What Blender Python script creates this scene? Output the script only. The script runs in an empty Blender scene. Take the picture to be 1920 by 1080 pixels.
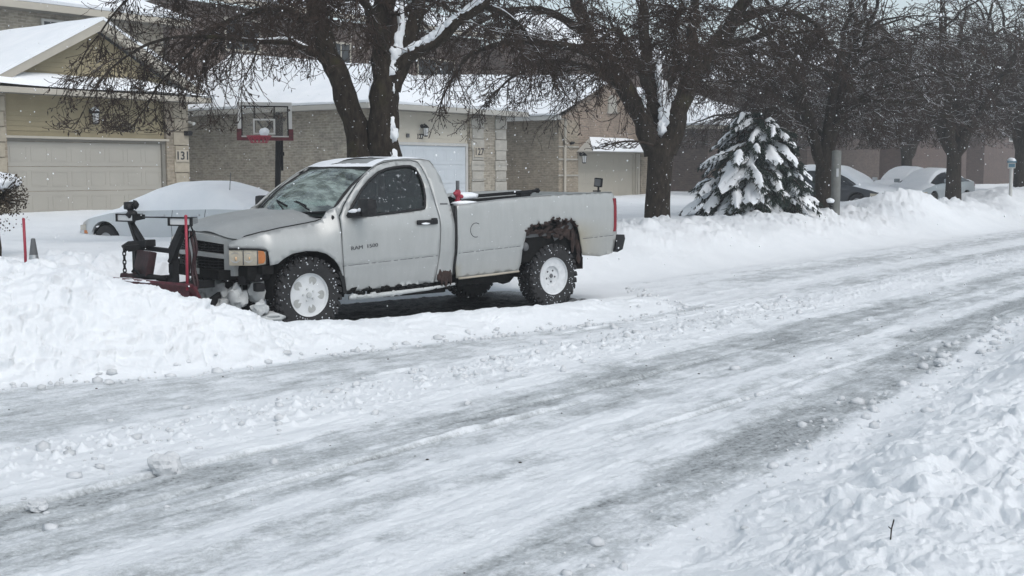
import bpy, bmesh, math, random
import numpy as np
from mathutils import Vector, Matrix, Quaternion, noise as mnoise
from mathutils.geometry import delaunay_2d_cdt

random.seed(7)
scene = bpy.context.scene
COL = scene.collection

# ------------------------------------------------------------------ camera
cam_d = bpy.data.cameras.new('camera')
cam = bpy.data.objects.new('camera', cam_d)
COL.objects.link(cam)
cam.location = (0, 0, 1.75)
cam.rotation_euler = (math.radians(90) - math.atan(220 / 2230), 0, 0)
cam_d.sensor_width = 36
cam_d.lens = 36 * 2230 / 1920
cam_d.clip_start = 0.1
cam_d.clip_end = 3000
scene.camera = cam

# ------------------------------------------------------------------ sky, sun, exposure
SUN_EL, SUN_AZ = math.radians(52), math.radians(-35)      # bright patch of the overcast, behind the camera to the left
world = bpy.data.worlds.new('World')
scene.world = world
world.use_nodes = True
wn, wl = world.node_tree.nodes, world.node_tree.links
bg = wn['Background']
sky = wn.new('ShaderNodeTexSky')
sky.sky_type = 'NISHITA'
sky.sun_disc = False
sky.sun_elevation = SUN_EL
sky.sun_rotation = math.radians(180 - 35)
sky.air_density = 1.0
sky.dust_density = 2.0
sky.ozone_density = 1.0
hsv = wn.new('ShaderNodeHueSaturation')                   # overcast: nearly colourless sky
hsv.inputs['Saturation'].default_value = 0.50
hsv.inputs['Hue'].default_value = 0.475
wl.new(sky.outputs[0], hsv.inputs['Color'])
wl.new(hsv.outputs[0], bg.inputs['Color'])
bg.inputs['Strength'].default_value = 0.15

sun_d = bpy.data.lights.new('sun', 'SUN')
sun_d.energy = 1.0
sun_d.angle = math.radians(40)
sun_d.color = (1.0, 0.985, 0.96)
sun = bpy.data.objects.new('sun', sun_d)
COL.objects.link(sun)
sun.location = (-6, -8, 12)
sd = Vector((math.sin(math.radians(180 - 35)) * math.cos(SUN_EL), math.cos(math.radians(180 - 35)) * math.cos(SUN_EL), math.sin(SUN_EL)))
sun.rotation_euler = sd.to_track_quat('Z', 'Y').to_euler()

scene.view_settings.view_transform = 'Standard'
scene.view_settings.look = 'None'
scene.view_settings.gamma = 1.0
scene.view_settings.exposure = 0.10
scene.cycles.max_bounces = 6
scene.cycles.diffuse_bounces = 3
scene.cycles.glossy_bounces = 3
scene.cycles.transmission_bounces = 4
scene.cycles.transparent_max_bounces = 12
scene.cycles.volume_bounces = 1

# street frame: u runs along the street (away to the right), v across it towards the houses
SA = math.radians(52)
def W(u, v, z=0.0):
    return Vector((u * math.cos(SA) - v * math.sin(SA), u * math.sin(SA) + v * math.cos(SA), z))

# ------------------------------------------------------------------ numpy noise
def _hash(ix, iy, seed):
    h = (ix.astype(np.int64) * 374761393 + iy.astype(np.int64) * 668265263 + seed * 1442695041) & 0xFFFFFFFF
    h = ((h ^ (h >> 13)) * 1274126177) & 0xFFFFFFFF
    h = h ^ (h >> 16)
    return (h & 0xFFFFFF) / float(0xFFFFFF)
def vnoise(x, y, seed=0):
    ix, iy = np.floor(x), np.floor(y)
    fx, fy = x - ix, y - iy
    fx = fx * fx * fx * (fx * (fx * 6 - 15) + 10); fy = fy * fy * fy * (fy * (fy * 6 - 15) + 10)
    a = _hash(ix, iy, seed); b = _hash(ix + 1, iy, seed); c = _hash(ix, iy + 1, seed); d = _hash(ix + 1, iy + 1, seed)
    return (a + (b - a) * fx) * (1 - fy) + (c + (d - c) * fx) * fy
def fbm(x, y, oct=4, seed=0, gain=0.5):
    s, a, t = 0, 1.0, 0
    for o in range(oct):
        c, sn = math.cos(0.6 * o), math.sin(0.6 * o)
        s = s + a * (vnoise((x * c - y * sn) * 2 ** o, (x * sn + y * c) * 2 ** o, seed + o * 17) - 0.5)
        t += a; a *= gain
    return s / t * 2                                    # about -1..1
def worley(x, y, seed=0):
    ix, iy = np.floor(x), np.floor(y)
    d1 = np.full(x.shape, 9.0); d2 = np.full(x.shape, 9.0); idv = np.zeros(x.shape)
    for dx in (-1, 0, 1):
        for dy in (-1, 0, 1):
            cx, cy = ix + dx, iy + dy
            px = cx + _hash(cx, cy, seed); py = cy + _hash(cx, cy, seed + 71)
            d = np.hypot(px - x, py - y)
            near = d < d1
            d2 = np.where(near, d1, np.minimum(d2, d))
            idv = np.where(near, _hash(cx, cy, seed + 133), idv)
            d1 = np.minimum(d1, d)
    return d1, d2, idv
def blocks(x, y, seed, thr=0.45, edge=0.16):
    """broken crust: some cells stand up as tilted slabs with eroded edges"""
    ix, iy = np.floor(x), np.floor(y)
    d1 = np.full(x.shape, 9.0); d2 = np.full(x.shape, 9.0); hv = np.zeros(x.shape)
    for dx in (-1, 0, 1):
        for dy in (-1, 0, 1):
            cx, cy = ix + dx, iy + dy
            ox = x - cx - _hash(cx, cy, seed); oy = y - cy - _hash(cx, cy, seed + 71)
            d = np.hypot(ox, oy); r = _hash(cx, cy, seed + 133); a = 6.283 * _hash(cx, cy, seed + 177)
            hh = np.where(r > thr, (r - thr) / (1 - thr), 0) * (0.75 + 1.1 * (ox * np.cos(a) + oy * np.sin(a)) * _hash(cx, cy, seed + 211))
            near = d < d1
            d2 = np.where(near, d1, np.minimum(d2, d)); hv = np.where(near, hh, hv); d1 = np.minimum(d1, d)
    return np.maximum(hv, 0) * sm((d2 - d1) / edge)
def sm(x):
    x = np.clip(x, 0, 1)
    return x * x * (3 - 2 * x)

# ------------------------------------------------------------------ materials
def new_mat(name):
    m = bpy.data.materials.new(name); m.use_nodes = True
    return m, m.node_tree.nodes, m.node_tree.links, m.node_tree.nodes['Principled BSDF']
def ramp(n, stops, interp='LINEAR'):
    r = n.new('ShaderNodeValToRGB'); r.color_ramp.interpolation = interp
    e = r.color_ramp.elements
    while len(e) < len(stops): e.new(0.5)
    for k, (p, c) in enumerate(stops):
        e[k].position = p; e[k].color = (*c, 1) if len(c) == 3 else c
    return r
def noise_node(n, l, scale, detail=6, rough=0.6, coord='Object', mscale=None, mrot=None):
    tc = n.new('ShaderNodeTexCoord'); t = n.new('ShaderNodeTexNoise')
    t.inputs['Scale'].default_value = scale; t.inputs['Detail'].default_value = detail; t.inputs['Roughness'].default_value = rough
    if mscale or mrot:
        mp = n.new('ShaderNodeMapping')
        if mrot: mp.inputs['Rotation'].default_value = mrot
        if mscale: mp.inputs['Scale'].default_value = mscale
        l.new(tc.outputs[coord], mp.inputs[0]); l.new(mp.outputs[0], t.inputs['Vector'])
    else:
        l.new(tc.outputs[coord], t.inputs['Vector'])
    return t
def bump(n, l, b, height_socket, strength, dist):
    bp = n.new('ShaderNodeBump'); bp.inputs['Strength'].default_value = strength; bp.inputs['Distance'].default_value = dist
    l.new(height_socket, bp.inputs['Height']); l.new(bp.outputs[0], b.inputs['Normal'])
    return bp
def simple(name, col, rough=0.6, metal=0.0, var=0.12, vscale=9.0, bmp=0.0, bscale=60.0, spec=0.5):
    """one colour with a little dirt variation and optional fine bump"""
    m, n, l, b = new_mat(name)
    t = noise_node(n, l, vscale)
    r = ramp(n, [(0.3, tuple(c * (1 - var) for c in col)), (0.7, tuple(min(1, c * (1 + var)) for c in col))])
    l.new(t.outputs['Fac'], r.inputs[0]); l.new(r.outputs[0], b.inputs['Base Color'])
    b.inputs['Roughness'].default_value = rough; b.inputs['Metallic'].default_value = metal
    b.inputs['Specular IOR Level'].default_value = spec
    if bmp:
        t2 = noise_node(n, l, bscale, 4); bump(n, l, b, t2.outputs['Fac'], bmp, 0.01)
    return m

def snow_material(name, c0=(0.80, 0.835, 0.87), c1=(0.88, 0.905, 0.93), bs=0.5):
    m, n, l, b = new_mat(name)
    t = noise_node(n, l, 1.3, 8, 0.65)
    r = ramp(n, [(0.35, c0), (0.65, c1)])
    l.new(t.outputs['Fac'], r.inputs[0]); l.new(r.outputs[0], b.inputs['Base Color'])
    b.inputs['Roughness'].default_value = 0.75; b.inputs['Specular IOR Level'].default_value = 0.25
    t2 = noise_node(n, l, 22, 8, 0.7); t3 = noise_node(n, l, 110, 4, 0.7)
    add = n.new('ShaderNodeMath'); add.operation = 'MULTIPLY_ADD'; add.inputs[1].default_value = 0.35
    l.new(t3.outputs['Fac'], add.inputs[0]); l.new(t2.outputs['Fac'], add.inputs[2])
    bump(n, l, b, add.outputs[0], bs, 0.03)
    return m

M = {}
M['snow'] = snow_material('snow_lumpy')
M['snow_smooth'] = snow_material('snow_smooth', bs=0.12)
M['black'] = simple('black_steel', (0.009, 0.009, 0.010), 0.6, 0.0, 0.4, 14, 0.2, 40, spec=0.25)
M['black_plastic'] = simple('black_plastic', (0.012, 0.012, 0.013), 0.5, 0, 0.3, 20, spec=0.3)
M['underbody'] = simple('underbody', (0.009, 0.009, 0.009), 0.9, 0, 0.5, 20, 0.4, 30, spec=0.15)
M['red_paint'] = simple('worn_red_paint', (0.085, 0.010, 0.016), 0.5, 0, 0.5, 16, 0.2, 30)
M['darkred_paint'] = simple('dirty_red_paint', (0.030, 0.009, 0.011), 0.6, 0, 0.6, 18, 0.3, 30)
M['pink_red'] = simple('marker_red', (0.30, 0.022, 0.045), 0.5, 0, 0.1)
M['chrome'] = simple('dull_metal', (0.45, 0.46, 0.47), 0.35, 0.9, 0.15)
M['gray_plastic'] = simple('gray_plastic', (0.10, 0.105, 0.11), 0.6, 0, 0.2)
M['seat'] = simple('seat_cloth', (0.13, 0.155, 0.155), 0.95, 0, 0.2)
M['dash'] = simple('dashboard', (0.10, 0.125, 0.125), 0.8, 0, 0.2)
M['headliner'] = simple('headliner', (0.2, 0.22, 0.21), 0.95, 0, 0.1)
M['plate'] = simple('number_plate_ground', (0.42, 0.38, 0.31), 0.7, 0, 0.1)
M['ink'] = simple('dark_lettering', (0.03, 0.03, 0.032), 0.5, 0, 0.05)

# ------------------------------------------------------------------ mesh helper
class MB:
    def __init__(s): s.v = []; s.f = []; s.mi = []
    def add(s, vs, fs, mi=0):
        o = len(s.v); s.v.extend([tuple(p) for p in vs])
        for f in fs: s.f.append(tuple(i + o for i in f)); s.mi.append(mi)
    def box(s, c, d, rot=None, mi=0, bev=0.0):
        x, y, z = d[0] / 2, d[1] / 2, d[2] / 2
        if bev:
            bm = bmesh.new(); bmesh.ops.create_cube(bm, size=1.0)
            for v in bm.verts: v.co = Vector((v.co.x * d[0], v.co.y * d[1], v.co.z * d[2]))
            bmesh.ops.bevel(bm, geom=bm.edges[:] + bm.verts[:], offset=bev, segments=2, profile=0.7, affect='EDGES')
            bm.verts.index_update()
            vs = [v.co.copy() for v in bm.verts]; fs = [[v.index for v in f.verts] for f in bm.faces]; bm.free()
        else:
            vs = [Vector((sx * x, sy * y, sz * z)) for sx in (-1, 1) for sy in (-1, 1) for sz in (-1, 1)]
            fs = [(0, 1, 3, 2), (4, 6, 7, 5), (0, 4, 5, 1), (2, 3, 7, 6), (0, 2, 6, 4), (1, 5, 7, 3)]
        if rot is not None: vs = [rot @ p for p in vs]
        s.add([p + Vector(c) for p in vs], fs, mi)
    def bx(s, x0, x1, y0, y1, z0, z1, mi=0, bev=0.0):
        s.box(((x0 + x1) / 2, (y0 + y1) / 2, (z0 + z1) / 2), (abs(x1 - x0), abs(y1 - y0), abs(z1 - z0)), None, mi, bev)
    def bar(s, a, b, w, h, mi=0, bev=0.0):
        a, b = Vector(a), Vector(b); d = b - a
        q = d.to_track_quat('X', 'Z').to_matrix()
        s.box((a + b) / 2, (d.length, w, h), q, mi, bev)
    def tube(s, pts, r, n=8, mi=0, caps=True):
        pts = [Vector(p) for p in pts]; rs = r if hasattr(r, '__len__') else [r] * len(pts)
        up = None; rings = []
        for i, p in enumerate(pts):
            t = (pts[min(i + 1, len(pts) - 1)] - pts[max(i - 1, 0)]).normalized()
            if up is None: up = Vector((0, 0, 1)) if abs(t.z) < 0.9 else Vector((1, 0, 0))
            a = t.cross(up).normalized(); b2 = a.cross(t).normalized(); up = b2
            rings.append([p + (a * math.cos(2 * math.pi * k / n) + b2 * math.sin(2 * math.pi * k / n)) * rs[i] for k in range(n)])
        vs = [q for R in rings for q in R]; fs = []
        for i in range(len(pts) - 1):
            for k in range(n):
                fs.append((i * n + k, i * n + (k + 1) % n, (i + 1) * n + (k + 1) % n, (i + 1) * n + k))
        if caps:
            fs.append(tuple(range(n))[::-1]); fs.append(tuple((len(pts) - 1) * n + k for k in range(n)))
        s.add(vs, fs, mi)
    def lathe(s, prof, c, axis='y', n=40, mi=0, fn=None):
        """prof: list of (radius, along)"""
        vs = []; fs = []
        for (r, a) in prof:
            for k in range(n):
                t = 2 * math.pi * k / n
                rr = r if fn is None else fn(r, a, k)
                x, z = rr * math.cos(t), rr * math.sin(t)
                p = {'y': (x, a, z), 'z': (x, z, a), 'x': (a, x, z)}[axis]
                vs.append(Vector(p) + Vector(c))
        for i in range(len(prof) - 1):
            for k in range(n):
                fs.append((i * n + k, i * n + (k + 1) % n, (i + 1) * n + (k + 1) % n, (i + 1) * n + k))
        s.add(vs, fs, mi)
    def prism(s, poly, y0, y1, mi=0, plane='xz'):
        n = len(poly)
        def P(a, b, y): return {'xz': (a, y, b), 'yz': (y, a, b), 'xy': (a, b, y)}[plane]
        vs = [P(a, b, y0) for a, b in poly] + [P(a, b, y1) for a, b in poly]
        fs = [tuple(range(n)), tuple(range(2 * n - 1, n - 1, -1))] + [(i, i + n, (i + 1) % n + n, (i + 1) % n) for i in range(n)]
        s.add(vs, fs, mi)
    def grid(s, fn, nu, nv, mi=0):
        vs = [fn(i / (nu - 1), j / (nv - 1)) for i in range(nu) for j in range(nv)]
        fs = [(i * nv + j, (i + 1) * nv + j, (i + 1) * nv + j + 1, i * nv + j + 1) for i in range(nu - 1) for j in range(nv - 1)]
        s.add(vs, fs, mi)
    def blob(s, c, d, seed=0, amp=0.25, sub=2, mi=0, rot=None, freq=2.0):
        bm = bmesh.new(); bmesh.ops.create_icosphere(bm, subdivisions=sub, radius=1.0)
        off = Vector((seed * 3.17, seed * 1.71, seed * 0.93))
        bm.verts.index_update(); vs = []
        for v in bm.verts:
            k = 1 + amp * mnoise.noise(v.co * freq + off) + amp * .5 * mnoise.noise(v.co * freq * 2.3 + off)
            p = Vector((v.co.x * d[0] * k, v.co.y * d[1] * k, v.co.z * d[2] * k))
            if rot is not None: p = rot @ p
            vs.append(p + Vector(c))
        fs = [[v.index for v in f.verts] for f in bm.faces]; bm.free()
        s.add(vs, fs, mi)
    def build(s, name, mats, parent=None, smooth=False, fixn=True, label=None):
        me = bpy.data.meshes.new(name)
        me.from_pydata(s.v, [], s.f)
        if not isinstance(mats, (list, tuple)): mats = [mats]
        for m in mats: me.materials.append(m)
        if len(mats) > 1: me.polygons.foreach_set('material_index', s.mi)
        if fixn:
            bm = bmesh.new(); bm.from_mesh(me); bmesh.ops.recalc_face_normals(bm, faces=bm.faces[:]); bm.to_mesh(me); bm.free()
        if smooth is True: me.polygons.foreach_set('use_smooth', [True] * len(me.polygons))
        elif smooth: me.shade_smooth(); sharp(me, smooth)
        me.update()
        o = bpy.data.objects.new(name, me); COL.objects.link(o)
        if parent is not None: o.parent = parent
        if label: o['label'] = label
        return o
def sharp(me, deg):
    bm = bmesh.new(); bm.from_mesh(me); lim = math.radians(deg)
    for e in bm.edges:
        if len(e.link_faces) == 2 and e.calc_face_angle(0) > lim: e.smooth = False
    bm.to_mesh(me); bm.free()
def thing(name, label, cat, loc=(0, 0, 0), rotz=0.0, group=None):
    o = bpy.data.objects.new(name, None); COL.objects.link(o)
    o.location = loc; o.rotation_euler = (0, 0, rotz)
    o.empty_display_size = 0.2
    o['label'] = label; o['category'] = cat
    if group: o['group'] = group
    return o
def tag(o, label, cat, group=None):
    o['label'] = label; o['category'] = cat
    if group: o['group'] = group
    return o
def np_mesh(name, V, F, mat, parent=None, smooth=True):
    """V (n,3), F (m,k) arrays"""
    me = bpy.data.meshes.new(name); k = F.shape[1]
    me.vertices.add(len(V)); me.vertices.foreach_set('co', np.ascontiguousarray(V, np.float32).ravel())
    me.loops.add(F.size); me.loops.foreach_set('vertex_index', np.ascontiguousarray(F, np.int32).ravel())
    me.polygons.add(len(F)); me.polygons.foreach_set('loop_start', np.arange(0, F.size, k, dtype=np.int32))
    me.polygons.foreach_set('use_smooth', np.full(len(F), bool(smooth)))
    me.materials.append(mat); me.update(calc_edges=True)
    o = bpy.data.objects.new(name, me); COL.objects.link(o)
    if parent is not None: o.parent = parent
    return o
def text_mesh(name, body, size, mat, parent, matrix, extrude=0.004, bold=0.0, xscale=1.0):
    cu = bpy.data.curves.new('lettering', 'FONT'); cu.body = body; cu.size = size; cu.extrude = extrude; cu.offset = bold
    cu.align_x = 'CENTER'; cu.align_y = 'CENTER'; cu.resolution_u = 3
    tmp = bpy.data.objects.new('lettering', cu); COL.objects.link(tmp)
    dg = bpy.context.evaluated_depsgraph_get(); dg.update()
    me = bpy.data.meshes.new_from_object(tmp.evaluated_get(dg))
    bpy.data.objects.remove(tmp); bpy.data.curves.remove(cu)
    me.name = name; me.materials.clear(); me.materials.append(mat)
    me.transform(Matrix.Diagonal((xscale, 1, 1, 1))); me.transform(matrix)
    o = bpy.data.objects.new(name, me); COL.objects.link(o); o.parent = parent
    return o
# ------------------------------------------------------------------ ground: one height field split into road, snow banks and lawn
def near_edge(u): return np.interp(u, [-20, 2, 4.4, 6.1, 7.8, 10.7, 14.7, 30, 60], [2.4, 2.55, 2.69, 2.91, 3.10, 3.38, 3.81, 3.9, 3.9])
def far_foot(u): return np.interp(u, [-30, 0, 4.9, 6.2, 8, 11.9, 13.2, 14.3, 15.8, 37, 80], [9.6, 9.4, 9.06, 8.42, 8.25, 7.45, 7.5, 9.0, 9.95, 9.9, 9.9])
def height(x, y, detail=True):
    u = x * math.cos(SA) + y * math.sin(SA); v = -x * math.sin(SA) + y * math.cos(SA)
    e1 = near_edge(u) + 0.14 * fbm(u * 1.1, v * 0 + 3, 3, 5)
    vf = far_foot(u) + 0.10 * fbm(u * 1.4, v * 0 + 9, 3, 11)
    ice = np.zeros_like(u)
    # --- lawn and far bank
    start = np.interp(u, [4, 6, 7.0, 7.6, 8.2, 11, 14, 15.5, 17], [9.4, 9.6, 11.0, 11.75, 11.8, 11.3, 10.9, 10.0, 9.95])
    wid = np.interp(u, [7, 8, 14, 17], [1.4, 0.8, 1.5, 2.4])
    base = 0.62 + 0.012 * np.clip(v - 12, 0, 20) + 0.05 * fbm(u * 0.35, v * 0.35, 3, 21)
    base = np.where(u < 7.5, base - 0.02, base) - 0.15 * np.exp(-((u - 12.0) / 2.2) ** 2 - ((v - 19.5) / 3.5) ** 2)
    k = sm((v - start) / wid)
    crest = np.exp(-((v - 12.0) / 1.1) ** 2)
    extra = 0.36 * np.exp(-((u - 34.3) / 2.3) ** 2) * np.exp(-((v - 12.2) / 1.7) ** 2) + (0.12 * sm((u - 15) / 3) - 0.02 * sm((u - 28) / 6)) * crest
    extra = extra + 0.40 * sm((u - 41) / 5) * np.exp(-((v - 12.5) / 2.2) ** 2)
    zl = k * (base + extra)
    # --- windrow left by the plough between road and truck, heaped high on the left
    vc = np.interp(u, [-10, 0, 5.6, 6.0, 6.3, 6.8, 7.2, 7.7, 8.6, 11, 13, 14.5], [11.2, 11, 10.3, 10.0, 9.55, 9.1, 8.98, 8.93, 8.86, 8.3, 8.05, 8.6])
    hc = np.interp(u, [-10, 0, 5.6, 6.0, 6.3, 6.8, 7.2, 7.7, 8.6, 11, 13, 14.2], [0.9, 0.98, 0.97, 0.94, 0.84, 0.61, 0.47, 0.30, 0.215, 0.175, 0.13, 0.0])
    front = np.clip((v - vf) / np.maximum(vc - vf, 0.2), 0, 1)
    prof = np.where(v < vc, sm(front) ** 0.75, np.exp(-((v - vc) / np.interp(u, [5.5, 6.5, 7.2, 8, 13], [1.6, 1.0, 0.55, 0.32, 0.35])) ** 2))
    lump = 0.55 * fbm(u * 1.7, v * 1.7, 4, 31) + 0.28 * fbm(u * 5, v * 5, 3, 37)
    zp = hc * prof * (1 + 0.22 * lump)
    kk = 0.10
    zfar = np.maximum(zl, zp) + kk * np.exp(-np.abs(zl - zp) / kk) * np.minimum(np.clip(np.minimum(zl, zp) / 0.25, 0, 1), 1) * 0.6
    # --- bank in the near right corner
    d = e1 - v
    zn = 0.24 * sm(d / 1.1) + 0.06 * sm((d - 0.6) / 2.5)
    z = np.maximum(zfar, zn)
    inroad = sm((v - e1 + 0.05) / 0.25) * sm((vf - v + 0.05) / 0.25)
    bank = np.clip(z / 0.12, 0, 1)
    if detail:
        r = np.hypot(x, y); fade = np.clip(16 / np.maximum(r, 1), 0.25, 1)
        near = np.clip(zn / 0.1, 0, 1) * (d > 0)
        pile = np.clip(hc * prof / 0.12, 0, 1) * (v > 5)
        # chunky broken snow; on the steep heap the pattern follows the slope instead of running straight down it
        vs = v + 1.25 * np.where(v < vc + 0.3, zp, 0)
        wx = u + 0.22 * fbm(u * 2.1, vs * 2.1, 4, 91); wy = vs + 0.22 * fbm(u * 2.1 + 40, vs * 2.1, 4, 92)
        b1 = blocks(wx * 2.6, wy * 2.6, 41, 0.5, 0.42); b2 = blocks(wx * 5.3, wy * 5.3, 43, 0.42, 0.40); b3 = blocks(wx * 11, wy * 11, 47, 0.45, 0.45); b4 = blocks(wx * 21, wy * 21, 49, 0.5, 0.5)
        patch = 0.30 + 0.70 * sm(0.55 + 1.2 * fbm(u * 0.9, v * 0.9, 3, 51))
        c1, c2 = b1, b2
        rough_n = fbm(wx * 1.7, wy * 1.7, 5, 53, 0.55); fine_n = fbm(wx * 8, wy * 8, 4, 54, 0.6)
        near = np.clip(d / 0.12, 0, 1) * (0.55 + 0.45 * sm((d - 0.2) / 0.6))
        z = z + near * (0.070 * b1 * patch + 0.055 * b2 * patch + 0.028 * b3 * (0.4 + patch) + 0.012 * b4 + 0.085 * rough_n + 0.024 * fine_n + 0.05 * (1 - 2.4 * np.abs(fbm(wx * 2.6, wy * 2.6, 4, 55))) * patch - 0.03)
        amp = np.clip(hc / 0.5, 0.40, 1)
        lump3 = 0.13 * b1 * patch + 0.11 * b2 * (0.4 + 0.6 * patch) + 0.055 * b3 + 0.02 * b4 + 0.10 * rough_n + 0.032 * fine_n - 0.03
        z = z + pile * lump3 * amp * 0.55
        push = pile * lump3 * amp * 0.85 * np.clip((vc + 0.2 - v) / 0.4, 0, 1)
        slope = sm(k) * (1 - sm((v - start - wid) / 3.0))
        z = z + slope * (1 - pile) * (0.13 * b1 * patch + 0.09 * b2 * patch + 0.03 * b3 + 0.17 * fbm(u * 1.0, v * 1.0, 5, 61, 0.55))
        z = z + k * (1 - pile) * (0.02 * fbm(u * 1.1, v * 1.1, 4, 63) + 0.006 * fbm(u * 7, v * 7, 3, 64))
        # ---- road: packed snow, ruts and crumbs
        st = fbm(u * 0.8, v * 5.0, 5, 71, 0.6); st2 = fbm(u * 3.2, v * 13.0, 4, 73, 0.6); iso = fbm(u * 4.5, v * 6.5, 5, 74, 0.65)
        vv = v + 0.10 * fbm(u * 0.25, v * 0 + 1.3, 3, 75) - 0.012 * np.clip(u - 12, 0, 40)
        t1 = np.exp(-((vv - 5.45) / 0.34) ** 4)                      # wheel tracks worn down to grey ice
        t1b = np.exp(-((vv - 4.90) / 0.20) ** 4) * 0.75
        t2 = sm((vv - near_edge(u) - 0.02) / 0.10) * (1 - sm((vv - near_edge(u) - 0.55) / 0.25)) * 0.85
        t0 = sm((vf - vv) / 0.12) * sm((vv - 6.95) / 0.35) * 0.62 * (u < 13.5)
        t3 = np.exp(-((vv - 4.25) / 0.22) ** 4) * 0.35
        t4 = np.exp(-((vv - 8.6) / 0.5) ** 4) * 0.55 * sm((u - 15) / 2) + np.exp(-((vv - 7.2) / 0.35) ** 4) * 0.6 * sm((u - 15) / 3)
        big = fbm(u * 0.35, v * 1.1, 4, 77)
        ice = np.clip(t1 * (0.74 + 0.4 * big) + t1b * 0.75 + t2 * (0.76 + 0.4 * big) + t0 * 0.75 + t3 + t4 * 0.8, 0, 1)
        ice = np.clip(ice * (0.92 + 0.2 * st) + 0.28 * st + 0.32 * st2 + 0.52 * iso + 0.22 * big - 0.01, 0, 1) * inroad
        wl_ = v + 0.05 * fbm(u * 0.5, v * 0 + 4.2, 3, 87) - 0.010 * np.clip(u - 12, 0, 40)
        for q_, (v0, w0_, a0) in enumerate(((5.72, .022, .4), (5.30, .022, .4), (5.02, .018, .4), (4.78, .022, .5), (4.12, .018, .3), (7.00, .024, .4), (7.35, .016, .3))):
            brk = sm(0.30 + 1.3 * fbm(u * 0.45 + q_ * 7.7, v * 0 + q_, 3, 88))
            g_ = np.exp(-((wl_ - v0) / w0_) ** 2) * brk * inroad
            ice = np.clip(ice + a0 * g_, 0, 1); z = z - 0.014 * g_ + 0.008 * np.exp(-((wl_ - v0 - 2.6 * w0_) / w0_) ** 2) * brk * inroad
            ice = np.clip(ice - 0.15 * np.exp(-((wl_ - v0 - 2.6 * w0_) / w0_) ** 2) * brk, 0, 1)
        crumbs = np.exp(-((vv - 6.5) / 0.42) ** 4) + 0.5 * np.exp(-((vv - near_edge(u) - 0.05) / 0.2) ** 2) + 0.14
        d1, d2, idv = worley(u * 17, v * 17, 81)
        cr = np.clip((0.42 - d1) * 3, 0, 1) * (idv > 0.66) * idv
        d1, d2, idv = worley(u * 8, v * 8, 83)
        cr2 = np.clip((0.45 - d1) * 2.5, 0, 1) * (idv > 0.88)
        z = z + inroad * (0.030 * (1 - ice) * (0.6 + 0.6 * st) + crumbs * (0.024 * cr + 0.034 * cr2) + 0.012 * st + 0.006 * st2 + 0.03 * np.exp(-((vv - 6.45) / 0.5) ** 2))
        # churned, bare wet asphalt below the truck, with the truck's shadow painted in
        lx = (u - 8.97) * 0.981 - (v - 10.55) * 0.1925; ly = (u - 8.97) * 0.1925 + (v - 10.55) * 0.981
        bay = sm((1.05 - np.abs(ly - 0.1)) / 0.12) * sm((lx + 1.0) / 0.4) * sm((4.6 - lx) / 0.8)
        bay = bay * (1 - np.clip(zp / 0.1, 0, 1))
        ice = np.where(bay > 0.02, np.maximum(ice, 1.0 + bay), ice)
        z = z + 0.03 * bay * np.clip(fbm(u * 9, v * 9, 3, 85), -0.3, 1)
        z = z + 0.10 * np.exp(-(((lx - 4.15) / 0.3) ** 2 + ((ly + 0.75) / 0.28) ** 2)) * (0.6 + 0.8 * c2)
        # tyre track behind the truck
        tr = np.exp(-((ly + 0.80) / 0.16) ** 4) * sm((lx - 3.9) / 0.4) * (1 - sm((lx - 9) / 3))
        z = z - 0.05 * tr * (1 - inroad)
    if not detail: push = np.zeros_like(u)
    return z, ice, u, v, e1, vf, hc * prof, push

ang = np.radians(np.concatenate([np.linspace(-180, -62, 60)[:-1], np.linspace(-62, -28.5, 170)[:-1], np.linspace(-28.5, 28.5, 940)[:-1], np.linspace(28.5, 62, 170)[:-1], np.linspace(62, 180, 61)[:-1]]))
rad = np.concatenate([np.linspace(0.3, 3.2, 24)[:-1], np.exp(np.linspace(math.log(3.2), math.log(16), 860))[:-1], np.exp(np.linspace(math.log(16), math.log(48), 260))[:-1], np.exp(np.linspace(math.log(48), math.log(420), 50))])
AA, RR = np.meshgrid(ang, rad)
GX, GY = RR * np.sin(AA), RR * np.cos(AA)
GZ, ICE, GU, GV, E1, VF, PIL, PUSH = height(GX, GY)
GX = GX + math.sin(SA) * PUSH; GY = GY - math.cos(SA) * PUSH
far = RR > 120
GZ = np.where(far, GZ * np.clip(1 - (RR - 120) / 200, 0, 1) + 1.0 * np.clip((RR - 120) / 200, 0, 1), GZ)
nr, na = GX.shape
idx = np.arange(nr * na).reshape(nr, na)
Q = np.stack([idx[:-1, :], idx[1:, :], np.roll(idx, -1, 1)[1:, :], np.roll(idx, -1, 1)[:-1, :]], -1).reshape(-1, 4)[:, ::-1]
VV = np.stack([GX, GY, GZ], -1).reshape(-1, 3)
fu = GU.reshape(-1)[Q].mean(1); fv = GV.reshape(-1)[Q].mean(1); fe = E1.reshape(-1)[Q].mean(1); ff = VF.reshape(-1)[Q].mean(1); fp = PIL.reshape(-1)[Q].mean(1)
fr = RR.reshape(-1)[Q].mean(1)
ICEF = ICE.reshape(-1)

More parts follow.
